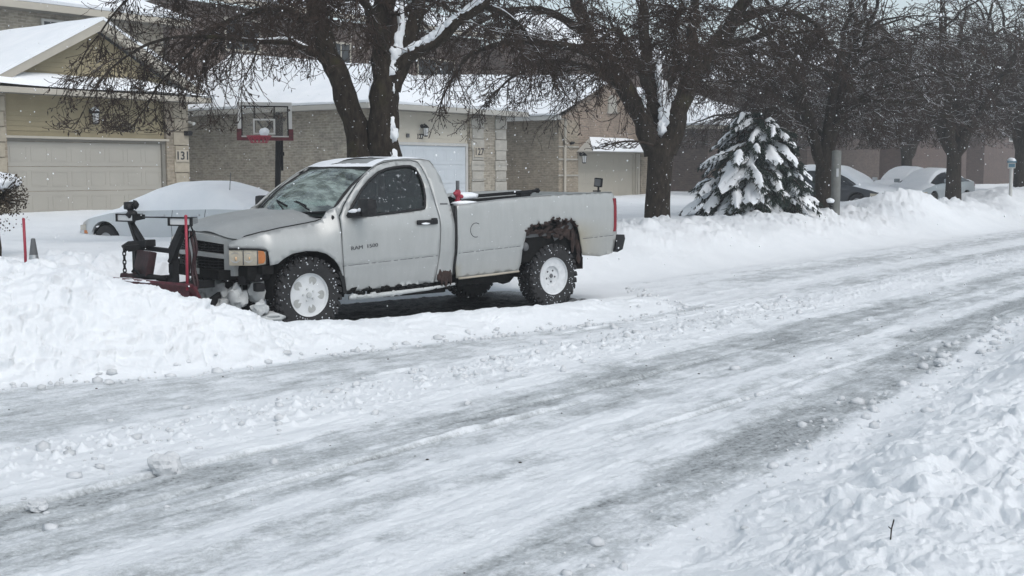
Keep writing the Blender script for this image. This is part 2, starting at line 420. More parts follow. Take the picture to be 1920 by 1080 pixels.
def ground_material():
    m, n, l, b = new_mat('snow_and_ice')
    at = n.new('ShaderNodeAttribute'); at.attribute_name = 'ice'
    # extra fine streaks running along the street
    rot = n.new('ShaderNodeTexCoord'); vr = n.new('ShaderNodeVectorRotate'); vr.rotation_type = 'Z_AXIS'; vr.inputs['Angle'].default_value = -SA
    l.new(rot.outputs['Object'], vr.inputs[0])
    mp = n.new('ShaderNodeMapping'); mp.inputs['Scale'].default_value = (3.0, 14, 1); l.new(vr.outputs[0], mp.inputs[0])
    t = n.new('ShaderNodeTexNoise'); t.inputs['Scale'].default_value = 1.4; t.inputs['Detail'].default_value = 8; t.inputs['Roughness'].default_value = 0.72
    l.new(mp.outputs[0], t.inputs['Vector'])
    grit = noise_node(n, l, 30, 7, 0.85)
    # ice amount = attribute + (streak-0.5)*attr-dependent
    s = n.new('ShaderNodeMath'); s.operation = 'MULTIPLY_ADD'; s.inputs[1].default_value = 1.5; s.inputs[2].default_value = -0.75; l.new(t.outputs['Fac'], s.inputs[0])
    g = n.new('ShaderNodeMath'); g.operation = 'MULTIPLY_ADD'; g.inputs[1].default_value = 3.2; g.inputs[2].default_value = -1.6; l.new(grit.outputs['Fac'], g.inputs[0])
    sg = n.new('ShaderNodeMath'); l.new(s.outputs[0], sg.inputs[0]); l.new(g.outputs[0], sg.inputs[1])
    w = ramp(n, [(0.0, (0, 0, 0)), (0.12, (0.55, 0.55, 0.55)), (1.0, (1, 1, 1))]); l.new(at.outputs['Fac'], w.inputs[0])
    mu = n.new('ShaderNodeMath'); mu.operation = 'MULTIPLY'; l.new(sg.outputs[0], mu.inputs[0]); l.new(w.outputs[0], mu.inputs[1])
    cl = n.new('ShaderNodeMath'); cl.operation = 'ADD'; l.new(at.outputs['Fac'], cl.inputs[0]); l.new(mu.outputs[0], cl.inputs[1])
    half = n.new('ShaderNodeMath'); half.operation = 'MULTIPLY'; half.inputs[1].default_value = 0.5; half.use_clamp = True; l.new(cl.outputs[0], half.inputs[0])
    r = ramp(n, [(0.0, (0.84, 0.87, 0.895)), (0.12, (0.76, 0.79, 0.815)), (0.30, (0.57, 0.60, 0.615)), (0.5, (0.40, 0.425, 0.435)), (0.78, (0.05, 0.052, 0.055)), (1.0, (0.016, 0.017, 0.018))])  # darkest stops: wet asphalt with the truck's shadow in the colour
    l.new(half.outputs[0], r.inputs[0])
    t4 = noise_node(n, l, 1.2, 6, 0.6)
    r4 = ramp(n, [(0.3, (0.93, 0.935, 0.94)), (0.7, (1, 1, 1))]); l.new(t4.outputs['Fac'], r4.inputs[0])
    mx = n.new('ShaderNodeMix'); mx.data_type = 'RGBA'; mx.blend_type = 'MULTIPLY'; mx.inputs[0].default_value = 1
    l.new(r.outputs[0], mx.inputs[6]); l.new(r4.outputs[0], mx.inputs[7])
    l.new(mx.outputs[2], b.inputs['Base Color'])
    rr = ramp(n, [(0.0, (0.8, 0.8, 0.8)), (0.25, (0.6, 0.6, 0.6)), (0.5, (0.36, 0.36, 0.36)), (1, (0.6, 0.6, 0.6))]); l.new(half.outputs[0], rr.inputs[0])
    l.new(rr.outputs[0], b.inputs['Roughness'])
    b.inputs['Specular IOR Level'].default_value = 0.3
    t2 = noise_node(n, l, 24, 8, 0.7); t3 = noise_node(n, l, 120, 4, 0.7)
    a2 = n.new('ShaderNodeMath'); a2.operation = 'MULTIPLY_ADD'; a2.inputs[1].default_value = 0.4
    l.new(t3.outputs['Fac'], a2.inputs[0]); l.new(t2.outputs['Fac'], a2.inputs[2])
    bump(n, l, b, a2.outputs[0], 0.55, 0.03)
    return m
M['ground'] = ground_material()

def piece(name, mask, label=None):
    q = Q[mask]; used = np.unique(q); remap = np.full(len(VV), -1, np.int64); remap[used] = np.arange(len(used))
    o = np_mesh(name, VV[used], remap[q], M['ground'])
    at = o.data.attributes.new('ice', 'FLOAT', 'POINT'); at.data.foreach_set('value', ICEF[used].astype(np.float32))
    o['kind'] = 'structure'
    if label: o['label'] = label
    return o
is_near = (fv <= fe)
is_road = (~is_near) & (fv < ff)
is_pile = (~is_near) & (~is_road) & (fp > 0.04) & (fv < 12.5) & (fu > -6) & (fu < 14.3)
is_far = (~is_near) & (~is_road) & (~is_pile) & (fu > 14.3) & (fv < 14.0) & (fu < 75)
piece('road', is_road)
piece('snow_bank', is_near & (fr < 60), 'lumpy broken snow bank in the near corner of the street')
piece('snow_bank', is_pile, 'tall ploughed snow heap beside the truck and its low windrow')
piece('snow_bank', is_far, 'long far snow bank along the kerb behind the truck')
piece('ground', ~(is_road | (is_near & (fr < 60)) | is_pile | is_far))
def gz(u, v):
    p = W(u, v); z = height(np.array([p.x]), np.array([p.y]))[0]
    return float(z[0])
# ------------------------------------------------------------------ houses (local frame: x along the street, y away from it)
def brick_mat(name, c1, c2, mortar, scale=1.0):
    m, n, l, b = new_mat(name)
    tc = n.new('ShaderNodeTexCoord'); sp = n.new('ShaderNodeSeparateXYZ'); l.new(tc.outputs['Object'], sp.inputs[0])
    ad = n.new('ShaderNodeMath'); l.new(sp.outputs[0], ad.inputs[0]); l.new(sp.outputs[1], ad.inputs[1])
    cb = n.new('ShaderNodeCombineXYZ'); l.new(ad.outputs[0], cb.inputs[0]); l.new(sp.outputs[2], cb.inputs[1])
    br = n.new('ShaderNodeTexBrick'); l.new(cb.outputs[0], br.inputs['Vector'])
    br.inputs['Scale'].default_value = 1.0; br.inputs['Brick Width'].default_value = 0.25 * scale; br.inputs['Row Height'].default_value = 0.085 * scale
    br.inputs['Mortar Size'].default_value = 0.008; br.inputs['Color1'].default_value = (*c1, 1); br.inputs['Color2'].default_value = (*c2, 1); br.inputs['Mortar'].default_value = (*mortar, 1)
    br.inputs['Bias'].default_value = -0.1
    t = noise_node(n, l, 1.7, 6, 0.65); r = ramp(n, [(0.3, (0.78, 0.78, 0.78)), (0.7, (1.12, 1.1, 1.08))]); l.new(t.outputs['Fac'], r.inputs[0])
    mx = n.new('ShaderNodeMix'); mx.data_type = 'RGBA'; mx.blend_type = 'MULTIPLY'; mx.inputs[0].default_value = 1
    l.new(br.outputs['Color'], mx.inputs[6]); l.new(r.outputs[0], mx.inputs[7])
    t2 = noise_node(n, l, 7, 3, 0.5, mscale=(1, 1, 2.6)); r2 = ramp(n, [(0.32, (0.70, 0.70, 0.70)), (0.62, (1.15, 1.15, 1.15))]); l.new(t2.outputs['Fac'], r2.inputs[0])
    m2 = n.new('ShaderNodeMix'); m2.data_type = 'RGBA'; m2.blend_type = 'MULTIPLY'; m2.inputs[0].default_value = 0.8
    l.new(mx.outputs[2], m2.inputs[6]); l.new(r2.outputs[0], m2.inputs[7]); l.new(m2.outputs[2], b.inputs['Base Color'])
    b.inputs['Roughness'].default_value = 0.9
    bump(n, l, b, br.outputs['Fac'], -0.5, 0.01)
    return m
M['brick_gray'] = brick_mat('gray_tan_brick', (0.26, 0.235, 0.19), (0.385, 0.35, 0.285), (0.39, 0.365, 0.31))
M['brick_tan'] = brick_mat('brown_tan_brick', (0.25, 0.215, 0.165), (0.33, 0.285, 0.22), (0.34, 0.305, 0.25))
M['brick_pink'] = brick_mat('pinkish_brick', (0.235, 0.185, 0.145), (0.30, 0.235, 0.185), (0.31, 0.27, 0.225))
M['brick_dark'] = brick_mat('dark_brown_brick', (0.095, 0.072, 0.062), (0.14, 0.105, 0.088), (0.14, 0.118, 0.105))
M['brick_red'] = brick_mat('red_brown_brick', (0.085, 0.058, 0.050), (0.115, 0.076, 0.064), (0.11, 0.09, 0.078))
M['quoin'] = simple('cast_stone', (0.36, 0.32, 0.25), 0.85, 0, 0.15, 5, 0.2, 40)
M['quoin_gray'] = simple('gray_cast_stone', (0.38, 0.365, 0.325), 0.85, 0, 0.15, 5, 0.2, 40)
M['siding_olive'] = simple('olive_tan_siding', (0.31, 0.265, 0.165), 0.75, 0, 0.1, 2.5)
M['siding_cream'] = simple('cream_siding', (0.55, 0.515, 0.435), 0.7, 0, 0.06, 2)
M['siding_brown'] = simple('gray_brown_siding', (0.15, 0.14, 0.12), 0.75, 0, 0.12, 2)
M['trim'] = simple('tan_aluminium_trim', (0.42, 0.39, 0.33), 0.6, 0, 0.06, 2)
M['trim_gray'] = simple('gray_aluminium_trim', (0.40, 0.39, 0.355), 0.55, 0, 0.05, 2)
M['door_taupe'] = simple('taupe_door_paint', (0.36, 0.345, 0.305), 0.6, 0, 0.05, 1.2)
M['door_white'] = simple('pale_blue_white_door_paint', (0.52, 0.565, 0.60), 0.55, 0, 0.04, 1.2)
M['door_beige'] = simple('beige_door_paint', (0.42, 0.395, 0.335), 0.6, 0, 0.05, 1.2)
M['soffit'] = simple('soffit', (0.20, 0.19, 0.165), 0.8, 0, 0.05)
M['window_glass'] = simple('dark_window_glass', (0.02, 0.024, 0.028), 0.08, 0, 0.2, 1)
M['white_frame'] = simple('white_window_frame', (0.5, 0.5, 0.48), 0.6, 0, 0.05)
M['lamp_glass'] = simple('frosted_lamp_glass', (0.62, 0.63, 0.63), 0.3, 0, 0.05)

def lap_siding(mb, x0, x1, y, z0, z1, lap=0.115, top=None, face=-1):
    """horizontal boards, each with a lip; top(x) optionally limits the height (gable)"""
    z = z0
    while z < z1 - 0.01:
        zt = min(z + lap, z1)
        if top is None: xa, xb, xc, xd = x0, x1, x1, x0
        else:
            xa, xb = top(z); xd, xc = top(zt)
            if xb - xa < 0.05: break
        mb.add([(xa, y - 0.024, z), (xb, y - 0.024, z), (xc, y - 0.004, zt), (xd, y - 0.004, zt), (xa, y + 0.0, z), (xb, y + 0.0, z)],
               [(0, 1, 2, 3), (4, 5, 1, 0)])
        z = zt
def garage_door(parent, x0, x1, y, z0, z1, mat, rows=4, cols=8, trim=None):
    mb = MB(); mb.bx(x0, x1, y + 0.03, y + 0.08, z0, z1)
    h = (z1 - z0) / rows; w = (x1 - x0) / cols
    for r_ in range(rows):
        mb.bx(x0, x1, y + 0.012, y + 0.032, z0 + r_ * h + 0.006, z0 + (r_ + 1) * h - 0.006)
        for c_ in range(cols):
            cx = x0 + (c_ + 0.5) * w; cz = z0 + (r_ + 0.5) * h
            a, b2 = w * 0.40, h * 0.30
            for (i0, i1, k0, k1) in ((-a, a, b2 - 0.02, b2), (-a, a, -b2, -b2 + 0.02), (-a, -a + 0.02, -b2 + .02, b2 - .02), (a - 0.02, a, -b2 + .02, b2 - .02)):
                mb.bx(cx + i0, cx + i1, y + 0.006, y + 0.0125, cz + k0, cz + k1)
    o = mb.build('garage_door', mat, parent)
    if trim:
        t = MB(); t.bx(x0 - 0.10, x0 - 0.003, y - 0.03, y + 0.08, z0, z1 + 0.1); t.bx(x1 + 0.003, x1 + 0.10, y - 0.03, y + 0.08, z0, z1 + 0.1)
        t.bx(x0, x1, y - 0.03, y + 0.08, z1 + 0.003, z1 + 0.1); t.build('door_frame', trim, parent)
    return o
def quoins(mb, x0, x1, y, z0, z1, h=0.32, depth=0.035):
    z = z0; k = 0
    while z < z1 - 0.05:
        zt = min(z + h, z1); e = 0.04 if k % 2 else 0.0
        mb.bx(x0 + e, x1 - e, y - depth, y - 0.001, z + 0.012, zt - 0.012, bev=0.012); z = zt; k += 1
def slab(name, poly3, thick, mat, parent, round_=True, amp=0.03, seed=0, sub=14):
    """snow-laden roof plane: quad or triangle given by corner points, thickened upwards with an uneven rounded top"""
    P = [Vector(p) for p in poly3]
    if len(P) == 3: P = [P[0], P[1], P[2], P[2]]
    n = (P[1] - P[0]).cross(P[3] - P[0] if (P[3] - P[0]).length > 1e-4 else P[2] - P[0])
    if n.length < 1e-6: n = (P[1] - P[0]).cross(P[2] - P[0])
    n.normalize()
    if n.z < 0: n = -n
    mb = MB(); N = sub
    def pt(s, t, top):
        p = (P[0] * (1 - s) + P[1] * s) * (1 - t) + (P[3] * (1 - s) + P[2] * s) * t
        if top:
            e = min(s, 1 - s, t, 1 - t) * N
            k = math.sqrt(min(1, 0.35 + 0.65 * e / 2.0)) if round_ else 1
            p = p + n * (thick * k + amp * mnoise.noise(p * 0.8 + Vector((seed, 0, 0))) + amp * .5 * mnoise.noise(p * 2.7))
        return p
    mb.grid(lambda s, t: pt(s, t, True), N + 1, N + 1)
    off = len(mb.v)
    mb.grid(lambda s, t: pt(s, t, False), N + 1, N + 1)
    K = N + 1
    rim = [i * K for i in range(K)] + [(K - 1) * K + j for j in range(1, K)] + [i * K + K - 1 for i in range(K - 2, -1, -1)] + [j for j in range(K - 2, 0, -1)]
    for a, b2 in zip(rim, rim[1:] + rim[:1]): mb.f.append((a, b2, b2 + off, a + off)); mb.mi.append(0)
    return mb
def snow_roof(planes, parent, name='roof', thick=0.16, mat=None):
    mb = MB()
    for k, p in enumerate(planes):
        s = slab('', p, thick, None, None, seed=k * 3.3)
        mb.add(s.v, s.f)
    return mb.build(name, mat or M['snow_smooth'], parent, smooth=50)
def wall_lamp(name, label, loc, s=1.0, snowy=True):
    t = thing(name, label, 'wall lamp', W(*loc), SA)
    mb = MB(); mb.lathe([(0.0, 0.0), (0.055 * s, 0.0), (0.055 * s, -0.03), (0.0, -0.03)], (0, 0, 0.10 * s), 'y', 12)
    mb.tube([(0, -0.02, 0.10 * s), (0, -0.12 * s, 0.16 * s), (0, -0.15 * s, 0.12 * s)], 0.014 * s, 6)
    mb.lathe([(0.02 * s, 0.14 * s), (0.085 * s, 0.07 * s), (0.09 * s, 0.055 * s), (0.0, 0.055 * s)], (0, -0.15 * s, 0), 'z', 10)
    mb.lathe([(0.0, -0.17 * s), (0.05 * s, -0.165 * s), (0.055 * s, -0.14 * s), (0.0, -0.14 * s)], (0, -0.15 * s, 0), 'z', 10)
    for k in range(4):
        a = math.pi / 4 + k * math.pi / 2
        mb.tube([(math.cos(a) * .05 * s, -0.15 * s + math.sin(a) * .05 * s, -0.15 * s), (math.cos(a) * .075 * s, -0.15 * s + math.sin(a) * .075 * s, 0.06 * s)], 0.007 * s, 4)
    mb.build('lamp_frame', M['black'], t, smooth=35)
    g = MB(); g.lathe([(0.045 * s, -0.138 * s), (0.068 * s, 0.05 * s)], (0, -0.15 * s, 0), 'z', 10); g.build('lamp_glass', M['lamp_glass'], t, smooth=True)
    if snowy:
        c = MB(); c.blob((0, -0.15 * s, 0.13 * s), (0.085 * s, 0.085 * s, 0.055 * s), 3); c.build('snow_cap', M['snow_smooth'], t, smooth=True)
    return t
def plaque(name, label, loc, body, w, h):
    t = thing(name, label, 'house number', W(*loc), SA)
    mb = MB(); mb.bx(-w / 2, w / 2, -0.03, 0, -h / 2, h / 2, bev=0.012); mb.build('plate', M['plate'], t)
    text_mesh('digits', body, h * 0.98, M['ink'], t, Matrix.Translation((0, -0.032, 0)) @ Matrix.Rotation(math.radians(90), 4, 'X'), 0.004, 0.006)
    return t
def window(parent, x0, x1, y, z0, z1, frame=None, name='window', bars=1):
    f = MB(); w = 0.07
    for a in ((x0 - w, x0, z0 - w, z1 + w), (x1, x1 + w, z0 - w, z1 + w), (x0, x1, z1, z1 + w), (x0, x1, z0 - w, z0)):
        f.bx(a[0], a[1], y - 0.05, y + 0.02, a[2], a[3])
    for k in range(bars):
        c = x0 + (x1 - x0) * (k + 1) / (bars + 1); f.bx(c - 0.025, c + 0.025, y - 0.035, y + 0.0, z0, z1)
    fo = f.build(name, frame or M['white_frame'], parent)
    g = MB(); g.bx(x0, x1, y - 0.012, y + 0.01, z0, z1); g.build('pane', M['window_glass'], fo)
    return fo

# ---- house with the olive siding, number 131
O1 = (14.5, 26.0)
h = thing('house', 'olive sided brick house with snowy gable over a taupe garage door, beside the basketball hoop', 'house', W(*O1, 0), SA)
X = lambda u: u - O1[0]
mb = MB()
mb.bx(X(12.2), X(19.52), 0.12, 6.0, 0.0, 3.72)          # body behind the facing
mb.bx(X(12.2), X(14.50), 0.0, 0.119, 0.0, 3.6); mb.bx(X(18.83), X(19.52), 0.0, 0.119, 0.0, 3.6)
mb.build('wall', M['brick_tan'], h)
for a_, b_ in ((13.9, 14.46), (19.04, 19.50)):
    q = MB(); quoins(q, X(a_), X(b_), 0.0, 0.3, 3.52, 0.35); q.build('quoin_column', M['quoin'], h)
s = MB(); lap_siding(s, X(14.5), X(18.83), 0.118, 2.56, 3.6); s.build('siding', M['siding_olive'], h)
g = MB(); lap_siding(g, 0, 0, 0.0, 3.72, 5.12, top=lambda z: (X(16.82) - (5.12 - z) * 1.80, X(16.82) + (5.12 - z) * 1.80)); g.build('gable_wall', M['siding_olive'], h)
t = MB(); t.bx(X(14.42), X(18.9), -0.03, 0.11, 2.50, 2.557, bev=0.01); t.build('lintel', M['trim'], h)
garage_door(h, X(14.56), X(18.72), 0.10, 0.1, 2.43, M['door_taupe'], 4, 8)
f = MB(); f.bx(X(14.5), X(18.83), 0.05, 0.11, 2.44, 2.498); f.bx(X(18.725), X(18.82), 0.05, 0.115, 0, 2.43); f.build('door_frame', M['soffit'], h)
fa = MB(); fa.bx(X(11.5), X(19.86), -0.56, -0.50, 3.50, 3.63, bev=0.015); fa.bx(X(19.80), X(19.86), -0.498, 1.0, 3.50, 3.63, bev=0.015); fa.build('gutter', M['trim'], h)
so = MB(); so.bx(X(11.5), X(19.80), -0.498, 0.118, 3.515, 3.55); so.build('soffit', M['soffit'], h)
rk = MB()
ap = Vector((X(16.82), -0.42, 5.36))
for sx, e in ((-1, (X(13.95), 3.80)), (1, (X(19.70), 3.80))):
    b2 = Vector((e[0], -0.42, e[1])); d = (b2 - ap).normalized(); nn = Vector((-d.z, 0, d.x)) * (1 if sx < 0 else -1)
    if nn.z > 0: nn = -nn
    vs = [ap, b2, b2 + nn * 0.2, ap + Vector((0, 0, -0.235))]
    rk.add([p for p in vs] + [p + Vector((0, 0.06, 0)) for p in vs], [(0, 1, 2, 3), (7, 6, 5, 4), (0, 4, 5, 1), (1, 5, 6, 2), (2, 6, 7, 3), (3, 7, 4, 0)])
    vs = [ap + Vector((0, .06, -.16)), b2 + Vector((0, .06, -.14)), b2 + Vector((0, .42, -.14)), ap + Vector((0, .42, -.16))]
    rk.add(vs, [(0, 1, 2, 3)])
rk.build('rake_board', M['trim'], h)
snow_roof([[(X(16.84), -0.44, 5.36), (X(13.3), -0.44, 3.42), (X(13.0), 7.0, 3.42), (X(16.84), 7.0, 5.36)],
           [(X(16.80), -0.44, 5.36), (X(20.1), -0.44, 3.6), (X(20.1), 7.0, 3.6), (X(16.80), 7.0, 5.36)]], h, thick=0.12)
sk = MB()                                                  # snow lying on the skirt roof under the gable
sk.grid(lambda a, b2: (X(11.5) + 8.32 * a, -0.54 + 0.52 * b2 * 1.0, 3.635 + 0.03 * math.sin(a * 9) + (0.12 + 0.20 * math.sin(math.pi * a) + 0.06 * mnoise.noise(Vector((a * 6, 0, 4)))) * math.sqrt(min(1, b2 * 1.6 + 0.04)) + 0.1 * b2), 60, 8)
sk.build('skirt_roof', M['snow_smooth'], h, smooth=True)
# storeys behind
up = MB(); up.bx(X(9), X(23.3), 6.2, 14, 0, 6.30); up.build('upper_wall', M['brick_gray'], h)
fa = MB(); fa.bx(X(8.4), X(23.9), 5.55, 5.62, 6.26, 6.46, bev=0.02); fa.build('upper_gutter', M['trim'], h)
so = MB(); so.bx(X(8.4), X(23.9), 5.62, 6.19, 6.27, 6.31); so.build('upper_soffit', M['soffit'], h)
window(h, X(19.2), X(21.6), 6.19, 5.2, 6.05)
snow_roof([[(X(8.4), 5.55, 6.47), (X(23.9), 5.55, 6.47), (X(20.0), 10.2, 8.6), (X(12.5), 10.2, 8.6)],
           [(X(23.9), 5.55, 6.47), (X(23.9), 14.6, 6.47), (X(20.0), 10.2, 8.6), (X(20.0), 10.2, 8.6)],
           [(X(8.4), 5.55, 6.47), (X(12.5), 10.2, 8.6), (X(12.5), 10.2, 8.6), (X(8.4), 14.6, 6.47)]], h, 'upper_roof')
wall_lamp('wall_lamp', 'snow capped round lantern above the taupe garage door', (16.74, 26.09, 3.07), 1.25)
plaque('house_number', 'house number plaque reading 131 on the stone column', (19.27, 25.962, 2.13), '131', 0.40, 0.30)
t = thing('porch_light', 'small black flood light under the eave at the brick house corner', 'wall lamp', W(19.44, 25.96, 2.72), SA)
mb = MB(); mb.box((0, -0.03, 0), (0.2, 0.06, 0.12), None, 0, 0.015); mb.box((0, -0.10, 0), (0.16, 0.08, 0.10), Matrix.Rotation(0.4, 3, 'X'), 0, 0.015); mb.build('housing', M['black'], t)
mb = MB(); mb.tube([(0.05, -0.03, 0.3), (0.05, -0.2, 0.27), (0.05, -0.24, 0.24)], [0.03, 0.04, 0.05], 8); mb.build('camera_head', M['white_frame'], t, smooth=40)

# ---- middle house, number 127: long brick side wall, hipped snowy roof
O2 = (26.2, 26.0)
h = thing('house', 'gray brick house with pale blue garage door and hipped snowy roof, number 127', 'house', W(*O2, 0), SA)
X = lambda u: u - O2[0]
mb = MB(); mb.bx(0, X(32.95), 0.14, 10.2, 0.0, 3.70); mb.bx(0, X(26.68), 0.0, 0.139, 0.0, 3.62); mb.bx(X(30.98), X(32.95), 0.0, 0.139, 0.0, 3.62)
mb.build('wall', M['brick_gray'], h)
for a_, b_ in ((31.03, 31.68), (32.30, 32.93)):
    q = MB(); quoins(q, X(a_), X(b_), 0.0, 0.3, 3.6, 0.36, 0.05)
    for z in (1.0, 1.45, 1.95, 2.45): q.bx(X(a_ - .03), X(b_ + .04), -0.07, -0.052, z, z + 0.035)
    q.build('quoin_column', M['quoin_gray'], h)
s = MB(); lap_siding(s, X(26.68), X(30.98), 0.138, 2.66, 3.62, 0.14); s.build('siding', M['siding_cream'], h)
garage_door(h, X(26.80), X(30.86), 0.10, 0.1, 2.56, M['door_white'], 4, 8, M['white_frame'])
fa = MB(); fa.bx(X(25.6), X(33.5), -0.58, -0.50, 3.62, 3.78, bev=0.02); fa.bx(X(25.6), X(25.68), -0.498, 10.0, 3.62, 3.78, bev=0.02); fa.build('gutter', M['trim_gray'], h)
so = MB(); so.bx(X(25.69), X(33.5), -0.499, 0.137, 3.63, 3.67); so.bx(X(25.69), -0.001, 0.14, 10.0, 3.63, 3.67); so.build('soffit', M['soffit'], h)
A_, B_, C_, D_, E_, F_ = (X(25.6), -0.56, 3.79), (X(25.6), 10.2, 3.79), (X(29.3), 10.2, 6.05), (X(29.6), 3.2, 5.30), (X(33.5), -0.56, 3.79), (X(33.5), 10.2, 3.85)
snow_roof([[A_, B_, C_, D_], [A_, D_, D_, E_], [E_, D_, C_, F_]], h, thick=0.14)
up = MB(); up.bx(X(26.5), X(44), 10.25, 18, 0, 7.9); up.build('upper_wall', M['brick_dark'], h)
for u0, u1, z0, z1 in ((34.4, 35.4, 5.9, 6.95), (39.6, 42.0, 5.4, 6.7), (29.0, 30.6, 6.3, 7.4)): window(h, X(u0), X(u1), 10.24, z0, z1, M['trim'])
fa = MB(); fa.bx(X(26), X(44.6), 9.6, 9.7, 7.9, 8.1); fa.build('upper_gutter', M['trim'], h)
snow_roof([[(X(26), 9.6, 8.11), (X(44.6), 9.6, 8.11), (X(40), 14, 10), (X(30.5), 14, 10)]], h, 'upper_roof')
wall_lamp('wall_lamp', 'black curved wall lantern on cream siding above the pale blue garage door', (28.7, 26.13, 3.05), 1.25, False)
t = thing('house_number', 'small dark digits 127 on the cream siding under the lantern', 'house number', W(28.62, 26.115, 2.84), SA)
text_mesh('digits', '127', 0.22, M['ink'], t, Matrix.Rotation(math.radians(90), 4, 'X'), 0.01, 0.004)
plaque('house_number', 'house number plaque reading 127 on the gray stone column by the pale blue door', (31.36, 25.945, 2.38), '127', 0.46, 0.34)
t = thing('doorbell', 'small dark sensor box on the cream siding above the pale blue garage door', 'sensor', W(28.0, 26.11, 2.86), SA)
mb = MB(); mb.box((0, -0.03, 0), (0.10, 0.07, 0.12), None, 0, 0.015); mb.lathe([(0.0, -0.085), (0.03, -0.08), (0.035, -0.065)], (0, 0, 0), 'y', 10); mb.build('sensor_body', M['gray_plastic'], t, smooth=30)

# ---- right house: brick side wall, pinkish gable, canopy over a beige door
O3 = (36.1, 26.0)
h = thing('house', 'tan brick house with pinkish gable, downspout and canopy over a beige garage door', 'house', W(*O3, 0), SA)
X = lambda u: u - O3[0]
mb = MB(); mb.bx(0, X(43.2), 0.14, 11, 0.0, 3.70); mb.bx(0, X(37.38), 0.0, 0.139, 0.0, 3.62); mb.bx(X(41.86), X(43.2), 0.0, 0.139, 0.0, 3.62)
mb.build('wall', M['brick_tan'], h)
mb = MB(); mb.prism([(X(37.38), 2.6), (X(41.86), 2.6), (X(41.86), 3.62), (X(43.2), 3.62), (X(39.6), 5.35), (X(36.1), 3.62), (X(37.38), 3.62)], 0.0, 0.138); mb.build('gable_wall', M['brick_pink'], h)
for z in (0.9, 1.55, 2.15, 2.62):
    q = MB(); q.bx(X(36.05), X(37.36), -0.05, -0.001, z, z + 0.05); q.build('stone_band', M['quoin_gray'], h)
garage_door(h, X(37.48), X(41.40), 0.10, 0.1, 2.40, M['door_beige'], 4, 8, M['trim'])
fr = MB(); fr.bx(X(41.52), X(41.60), 0.0, 0.1, 0, 2.45); fr.bx(X(41.66), X(41.8), 0.0, 0.1, 0, 2.45); fr.build('side_trim', M['trim'], h)
fa = MB(); fa.bx(X(35.55), X(35.63), -0.45, 11.0, 3.60, 3.76, bev=0.02); fa.build('gutter', M['white_frame'], h)
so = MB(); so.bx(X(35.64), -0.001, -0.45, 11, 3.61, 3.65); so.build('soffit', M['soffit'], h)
snow_roof([[(X(39.6), -0.35, 5.40), (X(35.5), -0.35, 3.77), (X(35.5), 11, 3.77), (X(39.6), 11, 5.95)],
           [(X(39.6), -0.35, 5.40), (X(43.8), -0.35, 3.6), (X(43.8), 11, 3.6), (X(39.6), 11, 5.95)]], h, thick=0.14)
ds = MB(); ds.tube([(X(35.95), -0.42, 3.62), (X(35.97), -0.40, 3.45), (X(36.36), -0.10, 3.1), (X(36.40), -0.07, 2.95), (X(36.40), -0.07, 0.3)], 0.055, 8); ds.build('downspout', M['trim'], h, smooth=40)
vt = MB(); vt.prism([(X(39.35), 4.05), (X(39.95), 4.05), (X(39.95), 4.42)] + [(X(39.65) + 0.3 * math.cos(a), 4.42 + 0.3 * math.sin(a)) for a in np.linspace(0, math.pi, 9)[1:-1]] + [(X(39.35), 4.42)], -0.06, -0.001)
vt.bx(X(39.28), X(40.02), -0.09, -0.001, 3.98, 4.045); vt.build('gable_vent', M['quoin_gray'], h)
cn = MB(); ya, yb = -0.75, -0.002
P0, P1, P2, P3 = (X(37.25), ya, 2.47), (X(42.05), ya, 2.47), (X(41.2), yb, 3.0), (X(38.1), yb, 3.0)
cn.add([P0, P1, P2, P3, (X(37.25), yb, 2.47), (X(42.05), yb, 2.47)], [(0, 1, 2, 3), (0, 3, 4), (1, 5, 2), (0, 4, 5, 1)])
cn.build('canopy', M['trim_gray'], h)
snow_roof([[(X(37.25), ya, 2.48), (X(42.05), ya, 2.48), (X(41.2), yb, 3.01), (X(38.1), yb, 3.01)]], h, 'canopy_snow', 0.05)
up = MB(); up.bx(X(44.5), X(60), 8, 16, 0, 7.6); up.bx(X(36.5), X(44.4), 11.1, 18, 0, 7.6); up.build('upper_wall', M['brick_dark'], h)
snow_roof([[(X(43.9), 7.4, 7.61), (X(60.6), 7.4, 7.61), (X(56), 12, 9.8), (X(48), 12, 9.8)]], h, 'upper_roof')
wall_lamp('wall_lamp', 'black lantern with pale glass on brick beside the beige garage door', (37.40, 25.94, 2.24), 1.3, False)
t = thing('security_camera', 'tiny black camera on brick above the lantern', 'camera', W(36.85, 25.98, 2.78), SA)
mb = MB(); mb.lathe([(0.0, -0.14), (0.045, -0.13), (0.06, -0.04), (0.06, 0.0)], (0, 0, 0), 'y', 10); mb.box((0, -0.1, 0.02), (0.06, 0.14, 0.06), None, 0, 0.01); mb.build('camera_body', M['black'], t, smooth=35)

